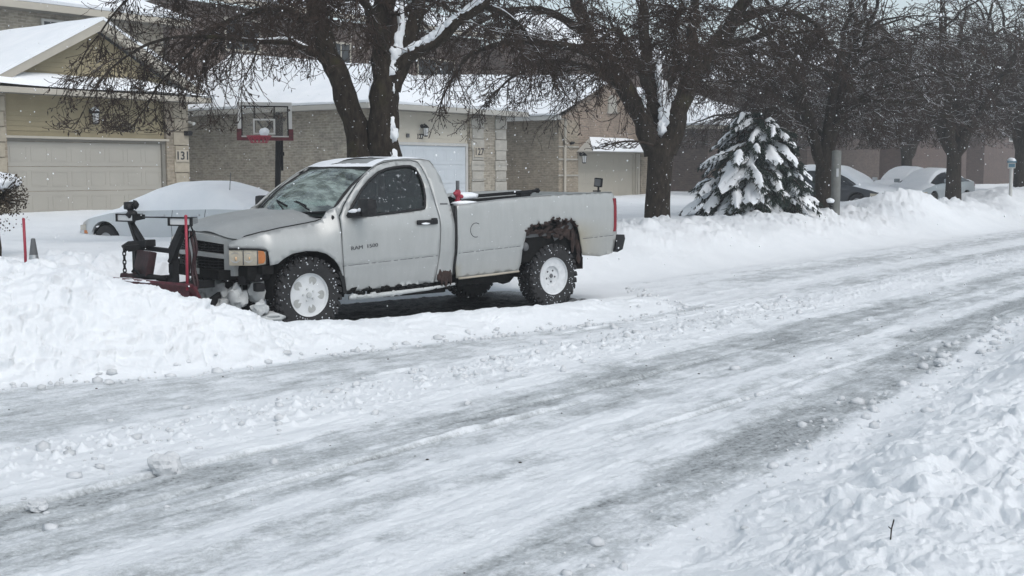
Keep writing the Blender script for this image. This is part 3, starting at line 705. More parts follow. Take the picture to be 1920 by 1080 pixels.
# ---- farther brown brick houses along the street
def brown_house(u0, u1, v1, ht, mat, label, garage, wins):
    o = thing('house', label, 'house', W(u0, 26, 0), SA)
    w = u1 - u0
    mb = MB(); mb.bx(0, w, 0.0, v1 - 26, 0, ht); mb.build('wall', mat, o)
    fa = MB(); fa.bx(-0.5, w + 0.5, -0.58, -0.5, ht - 0.1, ht + 0.06); fa.bx(-0.58, -0.502, -0.58, v1 - 26 + .5, ht - 0.1, ht + 0.06); fa.build('gutter', M['trim'], o)
    so = MB(); so.bx(-0.5, w + 0.5, -0.498, -0.002, ht - 0.06, ht - 0.03); so.bx(-0.5, -0.002, 0, v1 - 26, ht - 0.06, ht - 0.03); so.build('soffit', M['soffit'], o)
    d = v1 - 26; rh = ht + w * 0.28
    snow_roof([[(-0.6, -0.6, ht + .07), (w + .6, -0.6, ht + .07), (w / 2, d * .4, rh), (w / 2, d * .4, rh)], [(-0.6, -0.6, ht + .07), (w / 2, d * .4, rh), (w / 2, d * .7, rh), (-0.6, d + .6, ht + .07)],
               [(w + .6, -0.6, ht + .07), (w / 2, d * .4, rh), (w / 2, d * .7, rh), (w + .6, d + .6, ht + .07)]], o)
    if garage: garage_door(o, w * 0.3, w * 0.3 + 4.1, -0.06, 0.1, 2.4, M['door_taupe'], 4, 8, M['trim'])
    for x0, x1, z0, z1 in wins: window(o, x0, x1, -0.003, z0, z1)
    return o
brown_house(47.5, 55, 37, 3.7, M['brick_dark'], 'low dark brick house behind the snowy spruce', False, [])
brown_house(58, 68, 38, 6.4, M['brick_dark'], 'two storey dark brick house behind the parked dark car', False, [(1.2, 2.6, 4.0, 5.4), (6.0, 7.6, 4.0, 5.4)])
brown_house(72, 84, 40, 6.6, M['brick_red'], 'two storey reddish brown brick house behind the parked silver sedan', False, [(1.5, 3.0, 4.0, 5.4), (8.0, 9.6, 4.0, 5.4)])
brown_house(88, 102, 40, 6.6, M['brick_red'], 'reddish brick house at the far end of the street with no garage door', False, [(6, 7.6, 4, 5.4)])
# ------------------------------------------------------------------ bare street trees
def bark_mat():
    m, n, l, b = new_mat('bark')
    t = noise_node(n, l, 16, 8, 0.7, mscale=(1, 1, 0.35))
    r = ramp(n, [(0.3, (0.012, 0.010, 0.008)), (0.6, (0.045, 0.036, 0.028)), (0.8, (0.075, 0.062, 0.048))]); l.new(t.outputs['Fac'], r.inputs[0])
    ms = noise_node(n, l, 2.2, 3, 0.5); rm = ramp(n, [(0.60, (0, 0, 0)), (0.72, (0.5, 0.5, 0.5))]); l.new(ms.outputs['Fac'], rm.inputs[0])
    mx = n.new('ShaderNodeMix'); mx.data_type = 'RGBA'; l.new(rm.outputs[0], mx.inputs[0]); l.new(r.outputs[0], mx.inputs[6]); mx.inputs[7].default_value = (0.055, 0.052, 0.022, 1)
    fl = noise_node(n, l, 26, 2, 0.5); rf = ramp(n, [(0.71, (0, 0, 0)), (0.74, (1, 1, 1))]); l.new(fl.outputs['Fac'], rf.inputs[0])
    m2 = n.new('ShaderNodeMix'); m2.data_type = 'RGBA'; l.new(rf.outputs[0], m2.inputs[0]); l.new(mx.outputs[2], m2.inputs[6]); m2.inputs[7].default_value = (0.7, 0.73, 0.76, 1)
    l.new(m2.outputs[2], b.inputs['Base Color']); b.inputs['Roughness'].default_value = 0.95; b.inputs['Specular IOR Level'].default_value = 0.1
    bump(n, l, b, t.outputs['Fac'], 0.8, 0.03)
    return m
M['bark'] = bark_mat()
def twig_mat(name, amount):
    """twig bark with snow lying on the upper sides in patches"""
    m, n, l, b = new_mat(name)
    t = noise_node(n, l, 3); r = ramp(n, [(0.3, (0.026, 0.019, 0.015)), (0.7, (0.066, 0.048, 0.039))]); l.new(t.outputs['Fac'], r.inputs[0])
    ge = n.new('ShaderNodeNewGeometry'); sp = n.new('ShaderNodeSeparateXYZ'); l.new(ge.outputs['Normal'], sp.inputs[0])
    t2 = noise_node(n, l, 2.6, 4, 0.7)
    a = n.new('ShaderNodeMath'); a.operation = 'MULTIPLY_ADD'; a.inputs[1].default_value = 2.2; l.new(t2.outputs['Fac'], a.inputs[0]); l.new(sp.outputs[2], a.inputs[2])
    rr = ramp(n, [(0.0, (0, 0, 0)), (1.0, (1, 1, 1))]); mr = n.new('ShaderNodeMapRange'); mr.inputs[1].default_value = 2.15 - amount; mr.inputs[2].default_value = 2.35 - amount; l.new(a.outputs[0], mr.inputs[0])
    mx = n.new('ShaderNodeMix'); mx.data_type = 'RGBA'; l.new(mr.outputs[0], mx.inputs[0]); l.new(r.outputs[0], mx.inputs[6]); mx.inputs[7].default_value = (.78, .81, .84, 1)
    l.new(mx.outputs[2], b.inputs['Base Color']); b.inputs['Roughness'].default_value = 0.95; b.inputs['Specular IOR Level'].default_value = 0.1
    return m
M['twig'] = twig_mat('twig_bark', 0.10)
M['twig_snowy'] = twig_mat('snowy_twig_bark', 0.24)
M['dry_leaf'] = simple('withered_leaf', (0.045, 0.032, 0.026), 0.95, 0, 0.4, 2, spec=0.1)

class Tubes:
    """collects polylines of tapered tubes and turns them into arrays, grouped by point count and side count"""
    def __init__(s): s.g = {}
    def add(s, P, R, sides): s.g.setdefault((len(P), sides), []).append((P, R))
    def arrays(s):
        Vs, Fs, off = [], [], 0
        for (n, k), L in s.g.items():
            P = np.array([p for p, r in L]); R = np.array([r for p, r in L])      # (B,n,3),(B,n)
            T = np.empty_like(P); T[:, 1:-1] = P[:, 2:] - P[:, :-2]; T[:, 0] = P[:, 1] - P[:, 0]; T[:, -1] = P[:, -1] - P[:, -2]
            T /= np.maximum(np.linalg.norm(T, axis=2, keepdims=True), 1e-9)
            ref = np.where(np.abs(T[:, :1, 2:3]) < 0.8, np.array([[[0, 0, 1.0]]]), np.array([[[1.0, 0, 0]]]))
            A = np.cross(T, np.broadcast_to(ref, T.shape)); A /= np.maximum(np.linalg.norm(A, axis=2, keepdims=True), 1e-9)
            Bv = np.cross(A, T)
            th = np.arange(k) * 2 * np.pi / k
            V = P[:, :, None] + R[:, :, None, None] * (A[:, :, None] * np.cos(th)[None, None, :, None] + Bv[:, :, None] * np.sin(th)[None, None, :, None])
            B = len(L); base = off + np.arange(B)[:, None, None] * (n * k)
            i = np.arange(n - 1)[None, :, None] * k; j = np.arange(k)[None, None, :]; j2 = (j + 1) % k
            F = np.stack([base + i + j, base + i + j2, base + i + k + j2, base + i + k + j], -1).reshape(-1, 4)
            Vs.append(V.reshape(-1, 3)); Fs.append(F); off += B * n * k
        return np.concatenate(Vs), np.concatenate(Fs)
def resample(pts, step):
    """Catmull-Rom through (x,y,z,r) points"""
    P = np.array(pts, float); out = []
    for i in range(len(P) - 1):
        p0, p1, p2, p3 = P[max(i - 1, 0)], P[i], P[i + 1], P[min(i + 2, len(P) - 1)]
        n = max(1, int(round(np.linalg.norm(p2[:3] - p1[:3]) / step)))
        for t in np.arange(n) / n:
            out.append(0.5 * ((2 * p1) + (-p0 + p2) * t + (2 * p0 - 5 * p1 + 4 * p2 - p3) * t * t + (-p0 + 3 * p1 - 3 * p2 + p3) * t ** 3))
    out.append(P[-1]); return np.array(out)
class Tree:
    def __init__(s, seed, twig_r=0.006, dens=1.0, zmin=2.0, leafy=1.0):
        s.rng = random.Random(seed); s.big = Tubes(); s.fine = Tubes(); s.leaf = []; s.twig_r = twig_r; s.dens = dens; s.zmin = zmin; s.leafy = leafy; s.ntw = 0; s.twig_mat = 'twig'
    def rnd(s, a, b): return s.rng.uniform(a, b)
    def limb(s, pts, sides=9, wob=0.02, sprout=(0.25, 1.0), dens=1.0, drift=0.0):
        P = resample(pts, 0.16); n = len(P); ph = s.rnd(0, 9)
        L = np.linalg.norm(np.diff(P[:, :3], axis=0), axis=1).sum()
        for i in range(n):
            t = i / (n - 1)
            P[i, 1] += drift * t * L
            w = wob * min(1, i / 3)
            P[i, 0] += w * math.sin(i * 1.3 + ph); P[i, 1] += w * math.cos(i * 1.1 + ph); P[i, 2] += w * 0.6 * math.sin(i * 0.9 + ph * 2)
            P[i, 3] *= 1 + 0.07 * math.sin(i * 2.1 + ph)
        s.big.add(P[:, :3], P[:, 3], sides)
        # first-order branches
        step = 0.17 / (s.dens * dens); d = L * sprout[0]; cum = np.concatenate([[0], np.cumsum(np.linalg.norm(np.diff(P[:, :3], axis=0), axis=1))])
        while d < L * sprout[1]:
            i = min(int(np.searchsorted(cum, d)), n - 1); i = max(i, 1)
            tan = P[i, :3] - P[i - 1, :3]; tan /= np.linalg.norm(tan)
            az = s.rnd(0, 2 * math.pi); a = np.cross(tan, [s.rnd(-1, 1), s.rnd(-1, 1), s.rnd(-1, 1)]); a /= np.linalg.norm(a) + 1e-9
            ang_ = s.rnd(0.5, 1.1); dr = tan * math.cos(ang_) + a * math.sin(ang_)
            left = 1 - d / L
            s.branch(P[i, :3], dr, s.rnd(0.8, 1.6) * (0.55 + 0.6 * left), min(P[i, 3] * 0.5, s.rnd(0.010, 0.020)), 2)
            d += step * s.rnd(0.6, 1.5)
        # the limb's own end keeps going as a twiggy branch
        s.branch(P[-1, :3], (P[-1, :3] - P[-2, :3]) / np.linalg.norm(P[-1, :3] - P[-2, :3]), 1.0, max(P[-1, 3], 0.012), 2)
    def branch(s, p, d, L, r, lev):
        n = {2: 8, 3: 6, 4: 4}[lev]
        P = [np.array(p, float)]; d = np.array(d, float); seg = L / (n - 1)
        droop = {2: 0.10, 3: 0.17, 4: 0.20}[lev]; jit = {2: 0.20, 3: 0.27, 4: 0.32}[lev]
        for i in range(1, n):
            d = d + np.array([s.rnd(-jit, jit), s.rnd(-jit, jit), s.rnd(-jit, jit) - droop * (1.0 if i < n - 2 else -0.9)])
            d /= np.linalg.norm(d)
            q = P[-1] + d * seg
            if q[2] < s.zmin: d[2] = abs(d[2]) * 0.3; q = P[-1] + d * seg * 0.6
            P.append(q)
        P = np.array(P); r1 = max(s.twig_r, r * 0.35)
        R = r + (r1 - r) * np.linspace(0, 1, n)
        (s.fine).add(P, R, 4 if lev == 2 else 3); s.ntw += 1
        if lev < 4:
            k = {2: 7, 3: 4}[lev]; k = int(k * s.dens * (0.6 + 0.55 * L) + s.rng.random())
            for j in range(k):
                t = s.rnd(0.12, 1.0); i = min(int(t * (n - 1)), n - 2)
                tan = P[i + 1] - P[i]; tan /= np.linalg.norm(tan) + 1e-9
                a = np.cross(tan, [s.rnd(-1, 1), s.rnd(-1, 1), s.rnd(-1, 1)]); a /= np.linalg.norm(a) + 1e-9
                g = s.rnd(0.4, 1.0); dr = tan * math.cos(g) + a * math.sin(g)
                q = P[i] + (P[i + 1] - P[i]) * (t * (n - 1) - i if t < 1 else 1)
                s.branch(q, dr, L * s.rnd(0.32, 0.6), R[i] * 0.6, lev + 1)
        else:
            for j in range(1, n):
                if s.rng.random() < 0.33 * s.leafy: s.leaf.append((P[j], d))
    def build(s, name, label, loc, rotz=0, group=None, snow=None, cat='tree'):
        o = thing(name, label, cat, loc, rotz, group)
        V, F = s.big.arrays(); np_mesh('trunk', V, F, M['bark'], o)
        V, F = s.fine.arrays(); cr = np_mesh('crown', V, F, M[s.twig_mat], o)
        if s.leaf:
            rg = np.random.default_rng(5); n = len(s.leaf)
            P = np.array([p for p, d in s.leaf]); a = rg.normal(size=(n, 3)); a /= np.linalg.norm(a, axis=1, keepdims=True); a[:, 2] -= 0.6
            b = np.cross(a, rg.normal(size=(n, 3))); b /= np.linalg.norm(b, axis=1, keepdims=True); sz = rg.uniform(0.014, 0.034, (n, 1))
            V = np.stack([P, P + a * sz + b * sz * .5, P + a * sz * 2.0, P + a * sz - b * sz * .5], 1).reshape(-1, 3)
            F = np.arange(4 * n).reshape(-1, 4); lf = np_mesh('withered_leaves', V, F, M['dry_leaf'], o, False); lf['kind'] = 'stuff'
        if snow:
            mb = MB()
            for k, a in enumerate(snow):
                mb.blob(a[0], a[1], k + 1, 0.5, 3, rot=a[2] if len(a) > 2 else None, freq=2.6)
            mb.build('lodged_snow', M['snow_smooth'], o, smooth=True)
        return o
def limb_snow(pts, up=0.7, w=0.8, step=0.14, seed=3):
    """small ridge of snow on the upper side of a limb"""
    P = resample(pts, step); out = []
    for i in range(len(P) - 1):
        d = Vector(P[i + 1, :3] - P[i, :3]); r = P[i, 3]
        rot = d.to_track_quat('X', 'Z').to_matrix()
        out.append((Vector(P[i, :3]) + Vector((0, -r * .15, r * up)), (step * 0.95, r * w, r * w * 0.75), rot))
    return out

# ---- tree behind the cab
T1 = Tree(11, 0.0050, 1.22, 1.75, 1.2)
LA = dict(
 left=[(-0.14,0.00,0.60,0.23),(-0.24,0.00,1.0,0.215),(-0.33,0.00,1.38,0.20),(-0.45,0.00,1.97,0.185),(-0.68,0.00,2.61,0.168),(-0.88,0.05,3.14,0.15),(-1.00,0.10,3.74,0.138),(-1.10,0.2,4.46,0.11),(-1.23,0.3,5.33,0.08),(-1.34,0.4,6.26,0.041)],
 right=[(0.0,0.00,0.55,0.28),(0.02,0.00,0.95,0.26),(0.03,0.00,1.35,0.25),(0.01,0.00,1.97,0.235),(0.06,0.00,2.40,0.215),(0.09,0.00,2.7,0.15)],
 r_up=[(0.07,0.00,2.34,0.193),(0.02,0.00,3.02,0.174),(0.01,0.00,3.42,0.166),(0.06,0.05,3.90,0.149),(0.12,0.2,4.70,0.116),(0.18,0.3,5.64,0.075),(0.27,0.3,6.42,0.033)],
 r_mid=[(0.14,0.00,2.40,0.16),(0.38,0.04,2.98,0.124),(0.50,0.1,3.42,0.116),(0.58,0.1,3.90,0.104),(0.70,0.0,4.70,0.075),(0.83,0.00,5.56,0.041)],
 r_limb=[(0.19,-0.03,2.68,0.110),(0.46,-0.08,2.90,0.105),(0.81,-0.12,3.10,0.098),(1.18,-0.2,3.38,0.09),(1.55,-0.25,3.66,0.078),(2.00,-0.3,4.02,0.062),(2.40,-.4,4.54,0.046),(2.72,-.5,5.25,0.025)],
 l_limb=[(-0.63,0.00,2.50,0.074),(-0.95,-.1,2.88,0.056),(-1.19,-.2,3.02,0.051),(-1.43,-.3,3.10,0.046),(-1.76,-.4,3.07,0.038),(-2.09,-.5,3.09,0.036),(-2.55,-.6,3.14,0.029),(-3.07,-.6,3.10,0.023),(-3.65,-.6,2.90,0.018),(-4.11,-.5,2.54,0.011)],
 l_limb2=[(-0.85,0.05,3.06,0.069),(-1.10,.2,3.42,0.055),(-1.51,.4,3.65,0.050),(-1.91,.6,3.68,0.043),(-2.32,.7,3.60,0.035),(-2.74,.8,3.38,0.030),(-3.15,.8,3.02,0.025),(-3.57,.8,2.62,0.017),(-3.92,.8,2.13,0.010)],
 l_up=[(-0.94,0.05,3.36,0.062),(-1.26,-.2,3.98,0.049),(-1.74,-.4,4.30,0.041),(-2.39,-.5,4.38,0.033),(-3.12,-.5,4.14,0.025),(-3.79,-.4,3.66,0.018),(-4.30,-.3,3.10,0.011)],
 back=[(0.05,0.00,2.80,0.080),(0.04,1.20,3.40,0.060),(0.15,2.50,3.91,0.053),(0.43,3.80,4.28,0.040),(0.86,5.00,4.24,0.026)],
 front=[(0.05,0.00,2.95,0.10),(-0.01,-1.00,3.30,0.071),(-0.09,-2.20,3.6,0.055),(-0.20,-3.40,3.75,0.041),(-0.28,-4.50,3.7,0.025)],
 r_low=[(1.55,-.25,3.63,0.048),(1.91,0.40,3.58,0.034),(2.25,.8,3.29,0.028),(2.52,1.1,2.90,0.018)],
 l_back=[(-0.75,0.0,2.8,0.070),(-1.0,0.9,3.2,0.049),(-1.5,1.9,3.7,0.038),(-2.2,2.8,3.95,0.028),(-2.9,3.3,3.9,0.015)])
T1.big.add(resample([(-0.03,0.00,-0.3,0.40),(-0.03,0.00,0.3,0.345),(-0.02,0.00,0.6,0.33),(-0.02,0.00,0.8,0.20)], 0.12)[:, :3], resample([(-0.03,0.00,-0.3,0.40),(-0.03,0.00,0.3,0.345),(-0.02,0.00,0.6,0.33),(-0.02,0.00,0.8,0.20)], 0.12)[:, 3], 16)
SP = dict(left=(.66, 1), right=(2, 2), r_up=(.35, 1), r_mid=(.3, 1), r_limb=(.3, 1), l_limb=(.2, 1), l_limb2=(.2, 1), l_up=(.2, 1))
for k, v in LA.items(): T1.limb(v, 12 if v[0][3] > 0.15 else 8, 0.018, SP.get(k, (.25, 1)))
snowA = [((0.16, -0.135, 1.86), (0.055, 0.07, 0.13)), ((0.18, -0.14, 1.70), (0.07, 0.07, 0.13)), ((0.17, -0.17, 1.34), (0.08, 0.07, 0.15)), ((0.14, -0.19, 1.20), (0.06, 0.06, 0.12)), ((0.20, -0.03, 2.72), (0.13, 0.13, 0.20)), ((0.21, -0.02, 2.92), (0.15, 0.11, 0.17)), ((0.25, 0.0, 3.1), (0.10, 0.08, 0.2)), ((0.30, 0.0, 3.4), (0.06, 0.06, 0.3)), ((0.19, -0.12, 2.40), (0.025, 0.05, 0.10))]
snowA += limb_snow(LA['r_limb'][1:6], 0.85, 0.95) + limb_snow(LA['l_limb'][2:6], 0.8, 0.6) + limb_snow(LA['r_low'], 0.8, 0.6)
T1.build('street_tree', 'bare forked street tree with snow in its forks rising behind the truck cab', (-2.0, 18.5, 0.6), 0, 'bare street trees', snowA)

# ---- tree behind the tailgate
T2 = Tree(23, 0.0065, 1.12, 1.55, 1.4)
LB = dict(
 left=[(-0.10,0.00,1.50,0.225),(-0.28,0.00,1.96,0.214),(-0.50,0.00,2.46,0.202),(-0.78,0.00,2.90,0.191),(-1.15,0.00,3.39,0.169),(-1.49,.1,3.94,0.146),(-1.71,.2,4.54,0.129),(-1.93,.3,5.29,0.101),(-2.10,.4,6.26,0.067),(-2.22,.4,7.22,0.034)],
 mid=[(-0.01,0.1,1.57,0.180),(-0.06,0.2,2.13,0.157),(-0.18,0.3,2.90,0.141),(-0.28,0.3,3.67,0.124),(-0.35,0.3,4.43,0.112),(-0.45,0.4,5.29,0.090),(-0.41,.4,6.36,0.062),(-0.47,.4,7.43,0.028)],
 right=[(0.15,0.00,1.50,0.225),(0.30,0.00,1.96,0.214),(0.43,0.00,2.51,0.202),(0.64,0.00,3.01,0.191),(1.01,-.1,3.56,0.169),(1.36,-.2,4.05,0.152),(1.71,-.3,4.64,0.129),(2.08,-.4,5.29,0.101),(2.51,-.5,6.04,0.067),(2.81,-.5,6.90,0.034)],
 r_up=[(0.60,0.00,2.95,0.145),(0.71,0.1,3.56,0.118),(0.67,0.2,4.10,0.107),(0.75,0.3,4.64,0.096),(0.85,0.3,5.51,0.073),(0.91,.3,6.58,0.039)],
 l_limb=[(-1.05,0.00,3.28,0.12),(-1.43,-.15,3.53,0.096),(-2.18,-.4,3.70,0.079),(-2.81,-.5,3.73,0.067),(-3.32,-.6,3.70,0.056),(-3.87,-.6,3.50,0.045),(-4.26,-.6,3.12,0.028)],
 l_limb2=[(-1.47,0.1,3.9,0.11),(-1.99,.5,4.32,0.084),(-2.65,.9,4.59,0.067),(-3.31,1.2,4.54,0.056),(-3.97,1.4,4.26,0.045),(-4.47,1.5,3.77,0.028)],
 r_limb=[(0.88,-.05,3.38,0.10),(1.35,-.25,3.72,0.08),(1.75,-.3,3.78,0.062),(2.25,-.55,3.98,0.047),(2.6,-.5,3.9,0.032),(2.95,-.75,3.95,0.02)],
 r_limb2=[(1.42,-.2,4.12,0.11),(2.10,.2,4.43,0.084),(2.76,.5,4.48,0.067),(3.43,.8,4.21,0.051),(3.89,1,3.67,0.034)],
 front=[(-0.18,0.2,2.75,0.12),(-0.58,-1.40,3.11,0.090),(-0.97,-2.80,3.38,0.070),(-1.23,-4.00,3.54,0.052),(-1.51,-5.20,3.40,0.031),(-1.74,-6.00,3.06,0.017)],
 back=[(-0.1,0.25,2.57,0.12),(0.45,1.60,3.25,0.102),(0.78,3.20,3.99,0.089),(0.86,4.80,4.67,0.067),(0.91,6.20,4.97,0.042)],
 front2=[(0.58,0.00,2.86,0.11),(0.14,-1.50,3.31,0.079),(-0.12,-3.00,3.65,0.059),(-0.22,-4.40,3.85,0.042),(-0.26,-5.60,3.69,0.022)],
 back_l=[(-0.7,0.0,2.8,0.11),(-1.3,1.2,3.3,0.08),(-2.0,2.3,3.6,0.06),(-2.8,3.2,3.5,0.04),(-3.5,3.8,3.0,0.02)],
 back_r=[(0.6,0.05,2.95,0.11),(1.2,1.3,3.5,0.08),(1.9,2.5,3.8,0.06),(2.6,3.4,3.6,0.04),(3.1,3.9,3.1,0.02)])
R_ = resample([(-0.03,0.00,-0.4,0.36),(-0.03,0.00,0.0,0.29),(-0.03,0.00,0.4,0.268),(-0.01,0.00,0.80,0.259),(0.02,0.00,1.35,0.27),(0.03,0.00,1.62,0.28),(0.03,0.0,1.8,0.2)], 0.12)
T2.big.add(R_[:, :3], R_[:, 3], 16)
for k, v in LB.items(): T2.limb(v, 12 if v[0][3] > 0.15 else 8, 0.022, (.42, 1) if k in ('left', 'right', 'mid') else (.2, 1), 1.0)
lw = [(-0.17,-0.2,1.66,0.030),(-0.52,-.7,1.72,0.024),(-0.95,-1.0,1.70,0.018),(-1.45,-1.3,1.56,0.010)]
T2.fine.add(resample(lw, .2)[:, :3], resample(lw, .2)[:, 3], 5)
for k in range(7): T2.branch((-0.4 - .12 * k, -.6 - .08 * k, 1.70), (-.8, -.1, -.25 + .1 * (k % 3)), .55, .012, 3)
snowB = [((0.03, -0.07, 2.02), (0.09, 0.09, 0.18)), ((0.10, -0.06, 2.3), (0.14, 0.10, 0.30)), ((0.05, 0.02, 2.75), (0.11, 0.10, 0.28)), ((-0.02, 0.1, 3.15), (0.07, 0.07, 0.3)), ((0.32, -0.05, 2.45), (0.06, 0.06, 0.3)), ((-0.35, -0.12, 2.55), (0.05, 0.06, 0.22))]
T2.build('street_tree', 'bare street tree with a straight trunk standing behind the tailgate', (3.09, 25.07, 0.62), 0, 'bare street trees', snowB)

# ---- the rest of the row: one generic tree, copied
def generic_tree(seed, name, label, loc, sc, rotz):
    T = Tree(seed, 0.0088, 0.66, 1.7, 1.2); T.twig_mat = 'twig_snowy'; rg = random.Random(seed)
    base = [(0, 0, -0.5, 0.26), (0.01, 0, 0.5, 0.22), (0.02, 0, 1.15, 0.21), (0.03, 0, 1.4, 0.2)]
    R2 = resample(base, .15); T.big.add(R2[:, :3], R2[:, 3], 12)
    for k in range(6):
        a = k * 2 * math.pi / 6 + rg.uniform(-.3, .3); sp = rg.uniform(0.16, 0.5); P = [(0.03, 0, 1.15, 0.16)]; x = y = 0; z = 1.15
        for i in range(1, 8):
            st = 0.85; x += math.cos(a) * sp * st; y += math.sin(a) * sp * st; z += st * (1.0 - 0.05 * i); a += rg.uniform(-.25, .25)
            P.append((x, y, z, 0.16 * (1 - i / 8.3)))
        T.limb(P, 8, .03, (.22, 1), 1.0)
        for j in (2, 3, 4, 5):
            b0 = P[j]; aa = a + rg.uniform(-1.3, 1.3); Q2 = [(b0[0], b0[1], b0[2], b0[3] * .6)]; x2, y2, z2 = b0[:3]; up = rg.uniform(.2, .6)
            for i in range(1, 6):
                x2 += math.cos(aa) * .6; y2 += math.sin(aa) * .6; z2 += up * .6; up -= 0.17
                Q2.append((x2, y2, z2, b0[3] * .6 * (1 - i / 5.6)))
            T.limb(Q2, 6, .03, (.15, 1), .8)
    for k in range(6):                                     # low boughs drooping to eye height
        a = k * .9 + rg.uniform(-.2, .2); P = [(0.03, 0, 2.0, .05)]; x = y = 0; z = 2.0; up = .75
        for i in range(1, 7):
            x += math.cos(a) * .48; y += math.sin(a) * .48; z += up * .48; up -= .24; P.append((x, y, max(z, 1.2), .05 * (1 - i / 7.2)))
        T.limb(P, 6, .03, (.15, 1), 1.0)
    o = T.build(name, label, loc, rotz, 'bare street trees'); o.scale = (sc,) * 3
    return o
def copy_thing(root, loc, rotz, label, sc=1.0):
    r = root.copy(); COL.objects.link(r); r.location = loc; r.rotation_euler = (0, 0, rotz); r.scale = (sc,) * 3; r['label'] = label
    for ch in list(root.children):
        c = ch.copy(); COL.objects.link(c); c.parent = r
        for g2 in ch.children:
            d = g2.copy(); COL.objects.link(d); d.parent = c
    return r
def cpos(px, t): return ((px - 960) / 2230 * t, t)
g3 = generic_tree(31, 'street_tree', 'dark bare tree just beside the weathered gray post', (8.22, 31.6, 0.62), 1.0, 0.4)
copy_thing(g3, (14.8, 40.0, 0.85), 2.1, 'bare multi stemmed tree in front of the parked silver sedan', 1.12)
copy_thing(g3, (19.6, 46.0, 0.9), 4.0, 'bare tree beside the small blue and white sign', 1.2)
copy_thing(g3, (28.5, 62.0, 0.8), 5.2, 'far bare tree at the end of the street, beyond the sign', 1.3)
copy_thing(g3, tuple(W(44, 21, 0.7)), 1.1, 'bare garden tree behind the snowy spruce', 1.15)
copy_thing(g3, tuple(W(60, 21.5, 0.7)), 3.3, 'bare garden tree behind the parked cars', 1.25)

# ---- snow-laden spruce
def spruce():
    rg = random.Random(5)
    t = thing('spruce_tree', 'low spreading spruce tree with drooping boughs laden with snow', 'tree', (6.2, 29.6, 0.6), 0)
    mb = MB(); mb.tube([(0, 0, -0.3), (0.02, 0, 1.6), (0.05, 0, 2.7)], [0.11, 0.08, 0.02], 9); mb.build('trunk', M['bark'], t, smooth=True)
    nd = simple('spruce_needles', (0.024, 0.036, 0.029), 0.9, 0, 0.4, 6, spec=0.2); M['needles'] = nd
    V, F = [], []; sn = MB(); br = MB()
    def bough(p0, a, L, drop, w0, snowy):
        side = Vector((-math.sin(a), math.cos(a), 0)); fwd = Vector((math.cos(a), math.sin(a), 0)); n_ = 9; wig = rg.uniform(-.35, .35); pts = []
        for i in range(n_):
            s_ = i / (n_ - 1); pts.append(p0 + fwd * (L * s_) + side * (wig * L * s_ * s_ * .4) + Vector((0, 0, .12 * s_ * L - drop * L * s_ * s_ + .05 * L * max(0, s_ - .8) * 4)))
        br.tube(pts, [0.018 * (1 - i / n_) + 0.004 for i in range(n_)], 4)
        for i in range(1, n_):
            w = w0 * math.sin(math.pi * min(1, .25 + .72 * i / (n_ - 1))) * rg.uniform(.75, 1.2); fw = (pts[i] - pts[i - 1]).normalized()
            for sgn in (-1, 1):
                for m_ in range(7):
                    q = pts[i] + side * sgn * w * rg.random() + Vector((0, 0, -.035 * rg.random()))
                    for c_ in range(2):
                        dv = (fw * rg.uniform(.2, 1) + side * sgn * rg.uniform(.1, 1) + Vector((0, 0, rg.uniform(-1.0, .1)))).normalized() * rg.uniform(.06, .17)
                        wv = dv.cross(Vector((rg.uniform(-1, 1), rg.uniform(-1, 1), rg.uniform(-1, 1)))).normalized() * .012
                        o = len(V); V.extend([q - wv, q + wv, q + dv + wv * .4, q + dv - wv * .4]); F.append((o, o + 1, o + 2, o + 3))
        if snowy:                                          # one joined, uneven sheet of snow lying along the bough
            i0 = rg.choice((1, 2, 2, 3)); i1 = n_ - 1; sd = rg.uniform(0, 90)
            def sp(s_, t_):
                f = i0 + (i1 - i0) * s_; i = min(int(f), n_ - 2); c = pts[i].lerp(pts[i + 1], f - i); y = 2 * t_ - 1
                nz = mnoise.noise(Vector((s_ * 5, t_ * 2.5, sd))); e = math.sqrt(max(0, math.sin(math.pi * min(1, max(0, .06 + .9 * s_)))))
                w = w0 * .80 * e * (.75 + .7 * nz) ; hgt = (.085 + .07 * nz) * e * (1 - y * y) - .06 * y * y - .01
                return c + side * (y * w) + Vector((0, 0, hgt + .035 * mnoise.noise(Vector((s_ * 9, t_ * 6, sd + 7)))))
            sn.grid(sp, 13, 8)
    z = 0.25
    while z < 2.55:
        Lb = 1.85 * (1 - z / 2.85) ** .55 + .06; nb = 11 if z < 1.6 else 8
        for k in range(nb):
            a = 2 * math.pi * (k + rg.random() * .8) / nb + z * 2.3; L = Lb * rg.uniform(.6, 1.18) * (1.2 if math.cos(a) < -.3 else .9)
            p0 = Vector((0, 0, z + rg.uniform(-.1, .1)))
            bough(p0, a, L, rg.uniform(.45, .95), .13 + .12 * L, rg.random() < (.86 if math.cos(a) < .4 else .6))
            if L > .8:
                for sg in (-1, 1):
                    if rg.random() < .8: bough(p0 + Vector((math.cos(a), math.sin(a), -.05)) * L * .45, a + sg * rg.uniform(.5, .9), L * rg.uniform(.4, .6), rg.uniform(.4, .8), .07 + .07 * L, rg.random() < .6)
        z += rg.uniform(.2, .32)
    np_mesh('crown', np.array([tuple(v) for v in V]), np.array(F), nd, t, False)
    br.build('branches', M['twig'], t, smooth=True, fixn=False)
    sn.build('bough_snow', M['snow_smooth'], t, smooth=True, fixn=False)
spruce()
